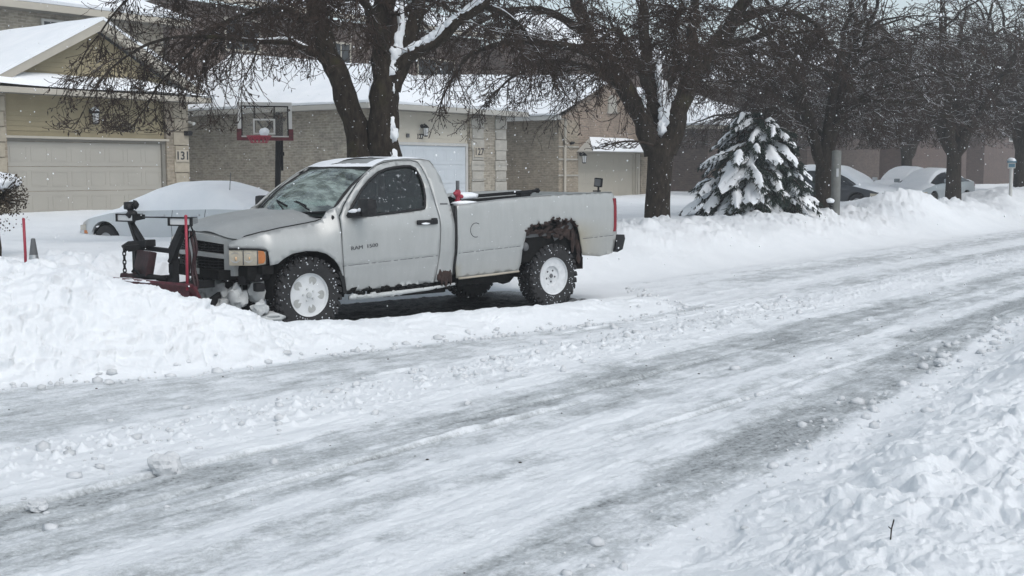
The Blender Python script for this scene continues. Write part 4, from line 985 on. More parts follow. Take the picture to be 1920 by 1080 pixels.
# ------------------------------------------------------------------ pickup truck (local frame: x backwards from the front axle, -y the side facing the street)
TLOC, TYAW = (-2.788, 13.565, 0.0), 0.7138
def paint_mat():
    m, n, l, b = new_mat('silver_paint')
    t = noise_node(n, l, 3.5, 6, 0.6)
    r = ramp(n, [(0.3, (0.39, 0.402, 0.396)), (0.7, (0.42, 0.432, 0.425))]); l.new(t.outputs['Fac'], r.inputs[0])
    at = n.new('ShaderNodeAttribute'); at.attribute_name = 'rust'
    rn = noise_node(n, l, 24, 6, 0.7)
    rc = ramp(n, [(0.3, (0.016, 0.009, 0.007)), (0.5, (0.075, 0.030, 0.016)), (0.7, (0.20, 0.088, 0.042))]); l.new(rn.outputs['Fac'], rc.inputs[0])
    # rust edge = attr * noise threshold
    a2 = n.new('ShaderNodeMath'); a2.operation = 'ADD'; l.new(at.outputs['Fac'], a2.inputs[0]); l.new(rn.outputs['Fac'], a2.inputs[1])
    rr = ramp(n, [(0.92, (0, 0, 0)), (1.0, (1, 1, 1))]); l.new(a2.outputs[0], rr.inputs[0])
    rr.inputs[0].default_value = 0
    sc = n.new('ShaderNodeMath'); sc.operation = 'MULTIPLY'; sc.inputs[1].default_value = 0.72; l.new(a2.outputs[0], sc.inputs[0]); l.new(sc.outputs[0], rr.inputs[0])
    mx = n.new('ShaderNodeMix'); mx.data_type = 'RGBA'; l.new(rr.outputs[0], mx.inputs[0]); l.new(r.outputs[0], mx.inputs[6]); l.new(rc.outputs[0], mx.inputs[7])
    # yellowish road grime low down
    a3 = n.new('ShaderNodeAttribute'); a3.attribute_name = 'grime'
    m3 = n.new('ShaderNodeMix'); m3.data_type = 'RGBA'; l.new(a3.outputs['Fac'], m3.inputs[0]); ss = noise_node(n, l, 5, 5, .65, mscale=(2.2, 1, .5)); rs_ = ramp(n, [(.35, (.95, .95, .95)), (.65, (1.03, 1.03, 1.03))]); l.new(ss.outputs['Fac'], rs_.inputs[0])
    mm_ = n.new('ShaderNodeMix'); mm_.data_type = 'RGBA'; mm_.blend_type = 'MULTIPLY'; mm_.inputs[0].default_value = 1; l.new(mx.outputs[2], mm_.inputs[6]); l.new(rs_.outputs[0], mm_.inputs[7])
    l.new(mm_.outputs[2], m3.inputs[6]); m3.inputs[7].default_value = (0.34, 0.30, 0.21, 1)
    fl = noise_node(n, l, 30, 2, 0.5); rf = ramp(n, [(0.735, (0, 0, 0)), (0.765, (1, 1, 1))]); l.new(fl.outputs['Fac'], rf.inputs[0])
    m4 = n.new('ShaderNodeMix'); m4.data_type = 'RGBA'; l.new(rf.outputs[0], m4.inputs[0]); l.new(m3.outputs[2], m4.inputs[6]); m4.inputs[7].default_value = (0.72, 0.75, 0.78, 1)
    l.new(m4.outputs[2], b.inputs['Base Color'])
    mt = n.new('ShaderNodeMath'); mt.operation = 'SUBTRACT'; mt.inputs[0].default_value = 0.38; l.new(rr.outputs[0], mt.inputs[1]); mt.use_clamp = True
    l.new(mt.outputs[0], b.inputs['Metallic'])
    b.inputs['Roughness'].default_value = 0.46; b.inputs['Coat Weight'].default_value = 0.18; b.inputs['Coat Roughness'].default_value = 0.22
    return m
M['paint'] = paint_mat()
def glass_mat(name, tint, refl=1.0, base=0.10, painted_refl=False):
    m = bpy.data.materials.new(name); m.use_nodes = True; n, l = m.node_tree.nodes, m.node_tree.links
    for q in list(n):
        if q.type != 'OUTPUT_MATERIAL': n.remove(q)
    out = [q for q in n if q.type == 'OUTPUT_MATERIAL'][0]
    tr = n.new('ShaderNodeBsdfTransparent'); tr.inputs[0].default_value = (*tint, 1)
    gl = n.new('ShaderNodeBsdfGlossy'); gl.inputs['Roughness'].default_value = 0.04; gl.inputs[0].default_value = (refl, refl, refl, 1)
    fr = n.new('ShaderNodeFresnel'); fr.inputs[0].default_value = 1.5
    ad = n.new('ShaderNodeMath'); ad.inputs[1].default_value = base; l.new(fr.outputs[0], ad.inputs[0]); ad.use_clamp = True
    mx = n.new('ShaderNodeMixShader'); l.new(ad.outputs[0], mx.inputs[0]); l.new(tr.outputs[0], mx.inputs[1]); l.new(gl.outputs[0], mx.inputs[2])
    # half-melted snow specks; denser on side glass as painted reflected light spots
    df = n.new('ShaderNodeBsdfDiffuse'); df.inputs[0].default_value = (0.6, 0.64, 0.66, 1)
    t = noise_node(n, l, 26, 3, 0.6); lo_ = .62 if painted_refl == 'specks' else .66
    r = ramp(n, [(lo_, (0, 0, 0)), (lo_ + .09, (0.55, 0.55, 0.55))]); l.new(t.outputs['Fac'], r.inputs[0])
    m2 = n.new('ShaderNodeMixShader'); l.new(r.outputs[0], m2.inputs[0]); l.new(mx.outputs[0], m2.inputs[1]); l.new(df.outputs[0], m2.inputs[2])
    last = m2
    if painted_refl is True:                                              # sky reflection painted on as stretched pale green streaks
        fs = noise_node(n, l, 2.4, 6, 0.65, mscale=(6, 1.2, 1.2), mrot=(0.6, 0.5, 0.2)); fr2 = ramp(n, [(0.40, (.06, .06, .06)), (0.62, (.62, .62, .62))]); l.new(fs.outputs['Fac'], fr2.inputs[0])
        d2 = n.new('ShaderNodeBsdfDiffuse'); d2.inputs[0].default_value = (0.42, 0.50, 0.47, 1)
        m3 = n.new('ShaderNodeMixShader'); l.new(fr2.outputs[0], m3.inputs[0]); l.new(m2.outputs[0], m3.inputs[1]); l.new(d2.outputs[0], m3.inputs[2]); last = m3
    l.new(last.outputs[0], out.inputs[0]); return m
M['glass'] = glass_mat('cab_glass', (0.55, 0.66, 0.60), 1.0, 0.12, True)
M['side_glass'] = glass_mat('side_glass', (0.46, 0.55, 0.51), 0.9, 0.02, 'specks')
M['lens'] = simple('hazy_lens', (0.45, 0.41, 0.33), 0.12, 0, 0.15, 14)
M['amber'] = simple('amber_lens', (0.48, 0.17, 0.05), 0.2, 0, 0.15, 20)
M['amber_glass'] = simple('warm_bulb_glass', (0.62, 0.42, 0.26), 0.2, 0, 0.1)
M['red_lens'] = simple('red_lens', (0.20, 0.008, 0.02), 0.2, 0, 0.1)
M['rubber'] = simple('tyre_rubber', (0.016, 0.016, 0.017), 0.85, 0, 0.3, 12, 0.3, 60)
M['snowy_rubber'] = simple('tread_snow', (0.55, 0.58, 0.61), 0.9, 0, 0.2, 20)
M['rust'] = simple('rusty_metal', (0.026, 0.014, 0.011), 0.9, 0, 0.75, 10, 0.6, 30)
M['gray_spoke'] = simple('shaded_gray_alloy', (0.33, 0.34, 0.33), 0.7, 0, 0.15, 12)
M['rim_snow'] = simple('snow_dusted_steel_rim', (0.60, 0.62, 0.635), 0.8, 0, 0.12, 14, 0.3, 40)
M['alloy'] = simple('snow_dusted_alloy', (0.60, 0.62, 0.63), 0.5, 0.1, 0.06, 10)
M['snow_gray'] = simple('packed_gray_snow', (0.46, 0.48, 0.48), 0.9, 0, 0.12, 12, 0.3, 40)

def hw(x, z):
    cab = np.interp(z, [.40,.55,.75,.95,1.1,1.2,1.3,1.34,1.5,1.7,1.85,1.9], [.91,.945,.975,.985,.985,.965,.925,.90,.845,.765,.69,.66])
    fen = np.interp(z, [.40,.55,.75,.95,1.05,1.15,1.25], [.91,.945,.975,.975,.94,.86,.78])
    bed = np.interp(z, [.45,.75,1.0,1.3,1.42,1.5], [.93,.98,.99,.985,.97,.95])
    w = bed if x > 1.947 else (cab if x > .42 else fen + (cab - fen) * min(max((x - .1) / .32, 0), 1))
    zc = 0.70 + 0.043 * (x - .38) + 0.004 * max(x - 2, 0)
    if x > .37: w = w - 0.010 * math.exp(-((z - zc) / .011) ** 2) - 0.012 * min(1, max(0, (zc - z) / .05))
    return float(w - 1.1 * max(-.5 - x, 0) ** 1.3)
def crease_z(x): return 0.70 + 0.043 * (x - .38) + 0.004 * max(x - 2, 0)
def pip(p, poly):
    x, y = p; c = False; j = len(poly) - 1
    for i in range(len(poly)):
        xi, yi = poly[i]; xj, yj = poly[j]
        if (yi > y) != (yj > y) and x < (xj - xi) * (y - yi) / (yj - yi) + xi: c = not c
        j = i
    return c
def dens_poly(poly, step):
    out = []
    for a, b in zip(poly, poly[1:] + poly[:1]):
        n = max(1, int(math.hypot(b[0] - a[0], b[1] - a[1]) / step))
        for k in range(n): out.append((a[0] + (b[0] - a[0]) * k / n, a[1] + (b[1] - a[1]) * k / n))
    return out
def tri_fill(outer, holes=(), step=0.05, extra=()):
    loops = [dens_poly(list(outer), step)] + [dens_poly(list(h_), step) for h_ in holes]
    pts, edges = [], []
    for L in loops:
        o = len(pts); pts += L; edges += [(o + i, o + (i + 1) % len(L)) for i in range(len(L))]
    allp = list(pts)
    x0 = min(p[0] for p in loops[0]); x1 = max(p[0] for p in loops[0]); z0 = min(p[1] for p in loops[0]); z1 = max(p[1] for p in loops[0])
    cand = list(extra); x = x0 + step / 2; k = 0
    while x < x1:
        z = z0 + step / 2 * (1 + k % 2 * .5)
        while z < z1: cand.append((x, z)); z += step
        x += step * .87; k += 1
    arr = np.array(pts)
    for c in cand:
        if pip(c, loops[0]) and not any(pip(c, h_) for h_ in loops[1:]):
            if np.min(np.hypot(arr[:, 0] - c[0], arr[:, 1] - c[1])) > step * .42: allp.append(c)
    r = delaunay_2d_cdt([Vector(p) for p in allp], edges, [], 0, 1e-6)
    V = [(v.x, v.y) for v in r[0]]; F = []
    for f in r[2]:
        cx = sum(V[i][0] for i in f) / 3; cz = sum(V[i][1] for i in f) / 3
        if pip((cx, cz), loops[0]) and not any(pip((cx, cz), h_) for h_ in loops[1:]): F.append(tuple(f))
    return V, F
ARCH_R = [(4.09,.65),(4.02,.85),(3.95,1.05),(3.905,1.10),(3.84,1.135),(3.79,1.10),(3.75,1.13),(3.69,1.12),(3.66,1.095),(3.63,1.14),(3.60,1.145),(3.56,1.12),(3.53,1.15),(3.50,1.14),(3.46,1.105),(3.43,1.075),(3.39,1.09),(3.34,1.065),(3.28,1.105),(3.24,1.075),(3.16,1.075),(3.10,1.03),(3.07,1.0),(3.05,.89),(3.02,.76),(3.02,.61),(2.99,.50)]
def panel(name, outer, holes, mat, parent, both=True, step=0.05, offset=0.0, thick=0.014, crease=False, rust=None):
    ex = []
    if crease:
        xs = np.arange(min(p[0] for p in outer), max(p[0] for p in outer), 0.05)
        for x in xs:
            for d in (-.024, -.012, 0, .012, .024): ex.append((x, crease_z(x) + d))
    # keep crease rows: add them first, they win over the grid
    V, F = tri_fill(outer, holes, step, ex)
    out = []
    for sgn in ((-1, 1) if both else (-1,)):
        me = bpy.data.meshes.new(name)
        P = [(x, sgn * (hw(x, z) + offset), z) for x, z in V]
        me.from_pydata(P, [], [f if sgn > 0 else f[::-1] for f in F]); me.materials.append(mat)
        bm = bmesh.new(); bm.from_mesh(me)
        for f in bm.faces:
            if f.normal.y * sgn < 0: f.normal_flip()
            f.smooth = True
        bm.to_mesh(me); bm.free()
        if rust:
            ra = np.array(dens_poly(rust, 0.02)); A = np.array(V)
            d = np.array([np.min(np.hypot(ra[:, 0] - p[0], ra[:, 1] - p[1])) for p in A])
            val = np.clip(1 - d / 0.12, 0, 1) * (0.60 if sgn < 0 else 0.3)
            at = me.attributes.new('rust', 'FLOAT', 'POINT'); at.data.foreach_set('value', val.astype(np.float32))
            gr = np.array([0.75 * math.exp(-max(0, p[0] - 4.02) / .28) * min(1, max(0, (1.15 - p[1]) / .2)) * (p[0] > 3.9) + 0.5 * math.exp(-((p[0] - 2.0) / .05) ** 2) * (p[1] < .62) + .10 * min(1, max(0, (.75 - p[1]) / .3)) for p in V])
            at = me.attributes.new('grime', 'FLOAT', 'POINT'); at.data.foreach_set('value', gr.astype(np.float32))
        o = bpy.data.objects.new(name, me); COL.objects.link(o); o.parent = parent
        if thick:
            so_ = o.modifiers.new('thickness', 'SOLIDIFY'); so_.thickness = thick; so_.offset = -1
        out.append(o)
    return out
def edge_strip(name, pts, w, mat, parent, off=0.004, both=False, closed=False):
    """thin strip following (x,z) points on the body side"""
    mb = MB()
    for sgn in ((-1, 1) if both else (-1,)):
        mb.tube([(x, sgn * (hw(x, z) + off), z) for x, z in pts], w, 6)
    return mb.build(name, mat, parent, smooth=True)

TR = thing('pickup_truck', 'silver regular cab pickup truck with a rusted out rear wheel arch and snow packed wheels', 'pickup truck', TLOC, TYAW)
P_ = M['paint']
FEN = [(-.85,1.00),(-.72,1.055),(-.57,1.10),(-.36,1.135),(-.15,1.16),(.0,1.178),(.12,1.195),(.18,1.215),(.22,1.25),(.25,1.30),(.362,1.335),(.365,1.24),(.362,1.14),(.362,.96),(.38,.75),(.43,.50),(.43,.44),(.415,.46),(.41,.52),(.385,.62),(.325,.72),(.26,.79),(.17,.85),(.06,.88),(-.08,.89),(-.25,.87),(-.36,.82),(-.43,.77),(-.52,.755),(-.535,.90),(-.56,.925),(-.86,.935)]
panel('fender', FEN, [], P_, TR)
WIN = [(.46,1.245),(.55,1.345),(.74,1.545),(.88,1.65),(1.01,1.725),(1.13,1.765),(1.25,1.785),(1.40,1.80),(1.49,1.80),(1.55,1.775),(1.585,1.68),(1.60,1.58),(1.59,1.44),(1.565,1.345),(1.54,1.315),(1.47,1.305),(1.1,1.275),(.71,1.25)]
DOOR = [(.372,.96),(.372,1.14),(.375,1.245),(.45,1.355),(.56,1.475),(.70,1.612),(.85,1.72),(.99,1.797),(1.12,1.836),(1.25,1.856),(1.40,1.866),(1.52,1.868),(1.615,1.845),(1.65,1.78),(1.69,1.63),(1.715,1.42),(1.725,1.2),(1.725,1.04),(1.712,.73),(1.70,.55),(1.685,.435),(.44,.405),(.44,.5),(.39,.75)]
dr = panel('door', DOOR, [WIN], P_, TR, crease=True)
CABP = [(.25,1.305),(.36,1.352),(.48,1.46),(.62,1.575),(.78,1.68),(.95,1.785),(1.05,1.83),(1.16,1.865),(1.44,1.888),(1.70,1.888),(1.80,1.87),(1.84,1.80),(1.89,1.68),(1.92,1.50),(1.94,1.34),(1.94,1.0),(1.94,.60),(1.945,.46),(1.70,.44),(1.712,.56),(1.724,.73),(1.737,1.04),(1.737,1.2),(1.727,1.42),(1.70,1.635),(1.66,1.79),(1.622,1.857),(1.52,1.879),(1.40,1.877),(1.25,1.867),(1.12,1.847),(.985,1.808),(.84,1.729),(.69,1.62),(.55,1.483),(.44,1.363),(.372,1.262),(.364,1.245),(.364,1.335)]
panel('cab_side', CABP, [], P_, TR, crease=False)
BED = [(1.975,1.335),(2.66,1.395),(3.49,1.442),(4.2,1.462),(4.60,1.468),(4.635,1.44),(4.66,1.38),(4.675,1.18),(4.69,.91),(4.64,.655),(4.4,.62)] + ARCH_R[:1] + ARCH_R[1:] + [(2.5,.485),(2.01,.468),(1.985,.60),(1.985,.9)]
bs = panel('bed_side', BED, [], P_, TR, step=0.05, crease=True, rust=ARCH_R)
# black seals and gaps
for sgn in (-1, 1):
    gs = MB(); gs.tube([(x, sgn * (hw(x, z) - .018), z) for x, z in [(1.960, 1.33), (1.962, 1.15), (1.965, .84), (1.965, .64), (1.965, .52)]], .019, 6); gs.build('gap_seal', M['black_plastic'], TR, smooth=True)
    for a_, b_, pr in ((.385, 1.70, dr[(sgn + 1) // 2]), (1.985, 3.01, bs[(sgn + 1) // 2]), (4.06, 4.665, bs[(sgn + 1) // 2])):
        cl_ = MB(); cl_.tube([(x, sgn * (hw(x, crease_z(x)) + .0015), crease_z(x)) for x in np.linspace(a_, b_, 16)], .0035, 4); cl_.build('body_line', M['gray_plastic'], pr, smooth=True)
for d_, sgn in zip(dr, (-1, 1)):
    wm = MB(); wm.tube([(x, sgn * (hw(x, z) + .002), z) for x, z in dens_poly(WIN, .05) + [WIN[0]]], 0.017, 6); s_ = wm.build('window_seal', M['black_plastic'], d_, smooth=True)
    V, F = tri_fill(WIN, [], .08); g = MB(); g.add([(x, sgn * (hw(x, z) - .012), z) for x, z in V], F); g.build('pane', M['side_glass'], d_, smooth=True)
    hm = MB()
    hm.box((1.53, sgn * (hw(1.53, 1.16) + .020), 1.155), (.29, .035, .055), None, 0, .016)
    hm.box((1.63, sgn * (hw(1.6, 1.16) + .022), 1.165), (.07, .045, .075), None, 0, .018)
    hd = hm.build('handle', M['black_plastic'], d_, smooth=40)
    snh = MB(); snh.blob((1.49, sgn * (hw(1.5, 1.15) + .040), 1.140), (.06, .010, .012), 4, .3, 2); snh.build('snow_cap', M['snow_smooth'], d_, smooth=True)
    if sgn < 0:
        a = math.atan2(hw(.6, .82) - hw(.6, .97), .15)
        mt = Matrix.Translation((.660, -(hw(.66, .905) + .004), .905)) @ Matrix.Rotation(math.radians(-4.3), 4, 'Y') @ Matrix.Rotation(math.radians(90) , 4, 'X')
        text_mesh('lettering', 'RAM  1500', .058, M['gray_plastic'], d_, mt, .003, .0, 1.36)
# mirror with snow on its foot
for sgn in (-1, 1):
    mm = MB(); mm.box((.60, sgn * 1.13, 1.345), (.12, .26, .20), Matrix.Rotation(sgn * .12, 3, 'Z'), 0, .045)
    mm.bar((.52, sgn * .93, 1.268), (.58, sgn * 1.08, 1.275), .12, .055, 0, .02); mm.bar((.57, sgn * 1.05, 1.27), (.60, sgn * 1.10, 1.30), .08, .05, 0, .02)
    mo = mm.build('side_mirror', M['black_plastic'], TR, smooth=40)
    sn_ = MB(); sn_.blob((.52, sgn * 1.0, 1.305), (.07, .05, .025), 7, .4, 2); sn_.blob((.56, sgn * 1.06, 1.315), (.04, .03, .03), 9, .4, 2); sn_.build('snow_cap', M['snow'], mo, smooth=True)
# fender emblem
em = MB(); em.prism([(.30, 1.205), (.325, 1.225), (.318, 1.25), (.30, 1.262), (.29, 1.23)], -hw(.31, 1.23) - .006, -hw(.31, 1.23) + .02); em.build('emblem', M['black_plastic'], TR)
cb_ = MB(); cb_.box((1.845, -(hw(1.84, 1.36) + .003), 1.36), (.11, .008, .018), Matrix.Rotation(math.radians(-18), 3, 'X'), 0, .003); cb_.build('cab_badge', M['gray_plastic'], TR)

# hood
def hood_edge(x): return float(np.interp(x, [-.93,-.85,-.57,-.36,-.15,0,.12,.20], [1.0,1.02,1.103,1.138,1.163,1.181,1.198,1.225]))
def hood_cen(x): return float(np.interp(x, [-.95,-.90,-.80,-.63,-.47,-.25,-.06,.12,.22], [1.10,1.115,1.165,1.215,1.25,1.28,1.30,1.305,1.295]))
hd = MB()
def hp(s, t):
    y = -1 + 2 * t; xf = -.905 + .16 * abs(y) ** 2.6; xr = .15 + .05 * y * y
    x = xf + (xr - xf) * s
    e = hw(x, hood_edge(x)) - .012; ze = hood_edge(x) + .004; zc = hood_cen(x)
    k = 1 - sm(np.array((abs(y) - .42) / .58)) if abs(y) > .42 else 1.0
    z = ze + (zc - ze) * float(k) + .012 * math.exp(-((abs(y) - .36) / .05) ** 2) * (0.3 + .7 * s)
    if s < .05: z -= .018 * (1 - s / .05) ** 2
    return (x, y * e, z)
hd.grid(hp, 44, 60); hd.build('hood', P_, TR, smooth=True)
for t_ in (0, 1):
    hg = MB(); hg.tube([Vector(hp(s, t_)) + Vector((0, .003 * (1 if t_ else -1), -.004)) for s in np.linspace(.03, .97, 30)], .009, 5); hg.build('hood_gap', M['black_plastic'], TR, smooth=True)
cw = MB(); cw.grid(lambda s, t: (.13 + .05 * (2 * t - 1) ** 2 + (.30 - .02 * (2 * t - 1) ** 2) * s, (2 * t - 1) * .80, 1.245 - .02 * s + .02 * (1 - (2 * t - 1) ** 2)), 6, 20); cw.build('cowl', M['black_plastic'], TR, smooth=True)
# windscreen, roof, rear wall
def wsp(s, t):
    y = -1 + 2 * t
    xb, xt = .21 + .16 * y * y, .895 + .075 * y * y; zb, zt = 1.268 + .03 * y * y, 1.785 - .03 * y * y
    hwid = .795 + (.665 - .795) * s
    bul = .05 * math.sin(math.pi * s)
    return (xb + (xt - xb) * s - bul * .6, y * hwid, zb + (zt - zb) * s + bul * .6)
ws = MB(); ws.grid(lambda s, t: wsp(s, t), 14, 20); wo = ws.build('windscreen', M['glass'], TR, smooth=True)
sl = MB(); sl.tube([wsp(0, t) for t in np.linspace(0, 1, 20)], .016, 6); sl.tube([wsp(1, t) for t in np.linspace(0, 1, 20)], .016, 6)
for t in (0, 1): sl.tube([wsp(s, t) for s in np.linspace(0, 1, 12)], .020, 6)
sl.build('seal', M['black_plastic'], wo, smooth=True)
bk = MB(); bk.grid(lambda s, t: tuple(np.array(wsp(.86 + .14 * s, t)) + np.array([.012, 0, -.012])), 4, 16); bk.build('shade_band', M['gray_plastic'], wo, smooth=True)
for y0, y1, l_ in ((-.62, -.18, 0), (-.05, .45, 0)):
    wp = MB(); a = Vector(wsp(.02, (y0 + 1) / 2)) + Vector((-.03, 0, .02)); b2 = Vector(wsp(.17, (y1 * .9 + 1) / 2)) + Vector((-.03, 0, .025)); wp.tube([a, a * .4 + b2 * .6 + Vector((-.02, 0, .02)), b2], .009, 5)
    c = Vector(wsp(.10, (y0 * .8 + 1) / 2)) + Vector((-.03, 0, .015)); wp.bar(c, Vector(wsp(.19, (y1 + 1) / 2)) + Vector((-.03, 0, .015)), .014, .022)
    wp.build('wiper', M['black'], wo, smooth=40)
def roof_c(x): return float(np.interp(x, [.88,.95,1.05,1.2,1.4,1.65,1.78,1.84], [1.782,1.81,1.842,1.876,1.902,1.906,1.895,1.868]))
def roof_e(x): return float(np.interp(x, [.88,.95,1.05,1.16,1.44,1.70,1.80,1.84], [1.745,1.783,1.828,1.863,1.886,1.886,1.868,1.81]))
def roofp(s, t, up=0.0, inset=0.0):
    y = -1 + 2 * t; xf = .895 + .075 * y * y; x = xf + (1.84 - xf) * s
    ze, zc = roof_e(x), roof_c(x); w = (hw(1.5, ze) + .005) * (1 - inset)
    return (x, y * w, ze + (zc - ze) * (1 - abs(y) ** 3) + up)
rf = MB(); rf.grid(roofp, 24, 30); ro = rf.build('roof', P_, TR, smooth=True)
rs = MB()                                                   # thin snow left on the roof around a swept patch
N1, N2 = 60, 60; pts = {}
for i in range(N1):
    for j in range(N2):
        s, t = i / (N1 - 1), j / (N2 - 1); y = -1 + 2 * t
        e = min(1, min(s * 14 + .05, (1 - s) * 14, (1 - abs(y)) * 16 + .1)); x = .895 + .945 * s
        pts[i, j] = roofp(s, t, .004 + .014 * math.sqrt(max(e, 0)) * (.6 + .5 * mnoise.noise(Vector((s * 6, t * 6, 2)))), .04)
        pts[i, j] += (not (.10 + .05 * mnoise.noise(Vector((t * 9, 3, s))) < s < .46 + .05 * mnoise.noise(Vector((t * 8, 0, 0))) and .12 < t < .60 + .04 * mnoise.noise(Vector((s * 9, 1, 0)))) and .15 < 1.01 - abs(y) * .86,)
vid = {}
for i in range(N1 - 1):
    for j in range(N2 - 1):
        q = [(i, j), (i + 1, j), (i + 1, j + 1), (i, j + 1)]
        if all(pts[k][3] for k in q):
            for k in q:
                if k not in vid: vid[k] = len(rs.v); rs.v.append(pts[k][:3])
            rs.f.append(tuple(vid[k] for k in q)); rs.mi.append(0)
rs.build('roof_snow', M['snow_smooth'], ro, smooth=True)
def rear_x(z): return float(np.interp(z, [.45, 1.34, 1.5, 1.68, 1.80, 1.87], [1.94, 1.94, 1.915, 1.885, 1.842, 1.80]))
rw = MB()
ring = lambda z: (rear_x(z), hw(1.8, z))
zs = np.linspace(.5, 1.36, 8); rw.grid(lambda s, t: (rear_x(.5 + .86 * s), (2 * t - 1) * hw(1.8, .5 + .86 * s), .5 + .86 * s), 8, 6)
for y0, y1 in ((-1, -.84), (.84, 1)): rw.grid(lambda s, t: (rear_x(1.36 + .5 * s), (y0 + (y1 - y0) * t) * hw(1.8, 1.36 + .5 * s), 1.36 + .5 * s), 6, 4)
rw.grid(lambda s, t: (rear_x(1.79 + .08 * s), (2 * t - 1) * hw(1.8, 1.79 + .08 * s), 1.79 + .08 * s), 3, 6)
rw.build('cab_rear_wall', P_, TR, smooth=True)
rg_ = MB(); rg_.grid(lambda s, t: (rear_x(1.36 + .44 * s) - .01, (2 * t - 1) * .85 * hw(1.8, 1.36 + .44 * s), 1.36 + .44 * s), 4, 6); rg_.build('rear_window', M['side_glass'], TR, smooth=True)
# interior
it = MB(); it.bx(.30, .62, -.74, .74, .95, 1.245, 0, .04); it.bx(.48, .66, -.62, -.14, 1.22, 1.285, 0, .03); it.build('dashboard', M['dash'], TR, smooth=40)
sw = MB()
sw.tube([(.70 + .06 * math.sin(a), -.38 + .185 * math.cos(a), 1.23 + .175 * math.sin(a)) for a in np.linspace(0, 2 * math.pi, 25)], .016, 6, caps=False)
sw.tube([(.56, -.38, 1.15), (.70, -.38, 1.23)], .03, 8); sw.bar((.70, -.55, 1.23), (.70, -.21, 1.23), .03, .04); sw.build('steering_wheel', M['black_plastic'], TR, smooth=40)
se = MB(); se.bx(1.0, 1.55, -.72, .72, .72, .92, 0, .06)
for y0, y1 in ((-.72, -.20), (-.18, .18), (.20, .72)):
    se.box((1.60, (y0 + y1) / 2, 1.12), (.16, y1 - y0, .62), Matrix.Rotation(.20, 3, 'Y'), 0, .06)
for y in (-.46, .46): se.box((1.69, y, 1.51), (.09, .27, .19), Matrix.Rotation(.15, 3, 'Y'), 0, .04); se.tube([(1.67, y, 1.38), (1.68, y, 1.45)], .012, 5)
se.build('seat', M['seat'], TR, smooth=40)
hl_ = MB(); hl_.grid(lambda s, t: (1.0 + .8 * s, (2 * t - 1) * .62, roof_e(1.0 + .8 * s) - .02), 6, 4); hl_.bx(.45, 1.9, -.85, .85, .60, .63)
hl_.build('headliner', M['headliner'], TR)
mr = MB(); mr.box((.88, 0, 1.66), (.03, .24, .075), Matrix.Rotation(.2, 3, 'Y'), 0, .012); mr.tube([(.89, 0, 1.68), (.93, 0, 1.76)], .008, 5); mr.build('interior_mirror', M['black_plastic'], TR, smooth=40)

# grille shell with cross bar and two by two openings
def gx(y, z): return -.935 + .16 * abs(y / .62) ** 2.6 + .05 * max(0, z - .95)
gr = MB()
def gz_(y, z): return z - .055 * (abs(y) / .62) ** 2 * (z - .635) / .44
def gpatch(y0, y1, z0, z1, d=0.0, n=10):
    gr.grid(lambda s, t: (gx(y0 + (y1 - y0) * s, z0 + (z1 - z0) * t) + d, y0 + (y1 - y0) * s, gz_(y0 + (y1 - y0) * s, z0 + (z1 - z0) * t)), n, 5)
OY0, OY1 = .055, .535; ZA, ZB, ZC, ZD, ZE, ZF = .635, .70, .835, .885, 1.005, 1.075
for sg in (-1, 1):
    gpatch(0, sg * OY0, ZA, ZF); gpatch(sg * OY0, sg * OY1, ZA, ZB); gpatch(sg * OY0, sg * OY1, ZC, ZD); gpatch(sg * OY0, sg * OY1, ZE, ZF); gpatch(sg * OY1, sg * .635, ZA, ZF)
    gr.grid(lambda s, t: (gx(.635, .64 + .43 * t) + .16 * s, sg * (.635 + .02 * s), gz_(.635, .635 + .44 * t)), 4, 5)
gr.grid(lambda s, t: (gx(-.635 + 1.27 * s, ZA) + .2 * t, -.635 + 1.27 * s, ZA - .01 * t), 12, 3)
gr.grid(lambda s, t: (gx(-.635 + 1.27 * s, ZF) + .08 * t, -.635 + 1.27 * s, gz_(-.635 + 1.27 * s, ZF) + .035 * t), 16, 4)
for sg in (-1, 1):                                         # reveals
    for (za, zb) in ((ZB, ZC), (ZD, ZE)):
        for y in (OY0, OY1): gr.grid(lambda s, t: (gx(sg * y, za) + .05 * s, sg * y, gz_(y, za + (zb - za) * t)), 2, 2)
        for z in (za, zb): gr.grid(lambda s, t: (gx(sg * (OY0 + (OY1 - OY0) * t), z) + .05 * s, sg * (OY0 + (OY1 - OY0) * t), gz_(OY0 + (OY1 - OY0) * t, z)), 2, 8)
go = gr.build('grille', P_, TR, smooth=35)
sl = MB()
for sg in (-1, 1):
    for (za, zb) in ((ZB, ZC), (ZD, ZE)):
        for k in range(4):
            z = za + (zb - za) * (k + .5) / 4; sl.tube([(gx(sg * y, z) + .03, sg * y, z) for y in np.linspace(OY0, OY1, 8)], .007, 4)
        for k in range(7):
            y = OY0 + (OY1 - OY0) * (k + .5) / 7; sl.bar((gx(y, za) + .035, sg * y, za), (gx(y, za) + .035, sg * y, zb), .006, .01)
sl.build('mesh_insert', M['black_plastic'], go)
bk = MB(); bk.grid(lambda s, t: (gx(-.6 + 1.2 * s, .9) + .075, -.6 + 1.2 * s, .66 + .38 * t), 10, 3); bk.build('radiator', M['underbody'], go)
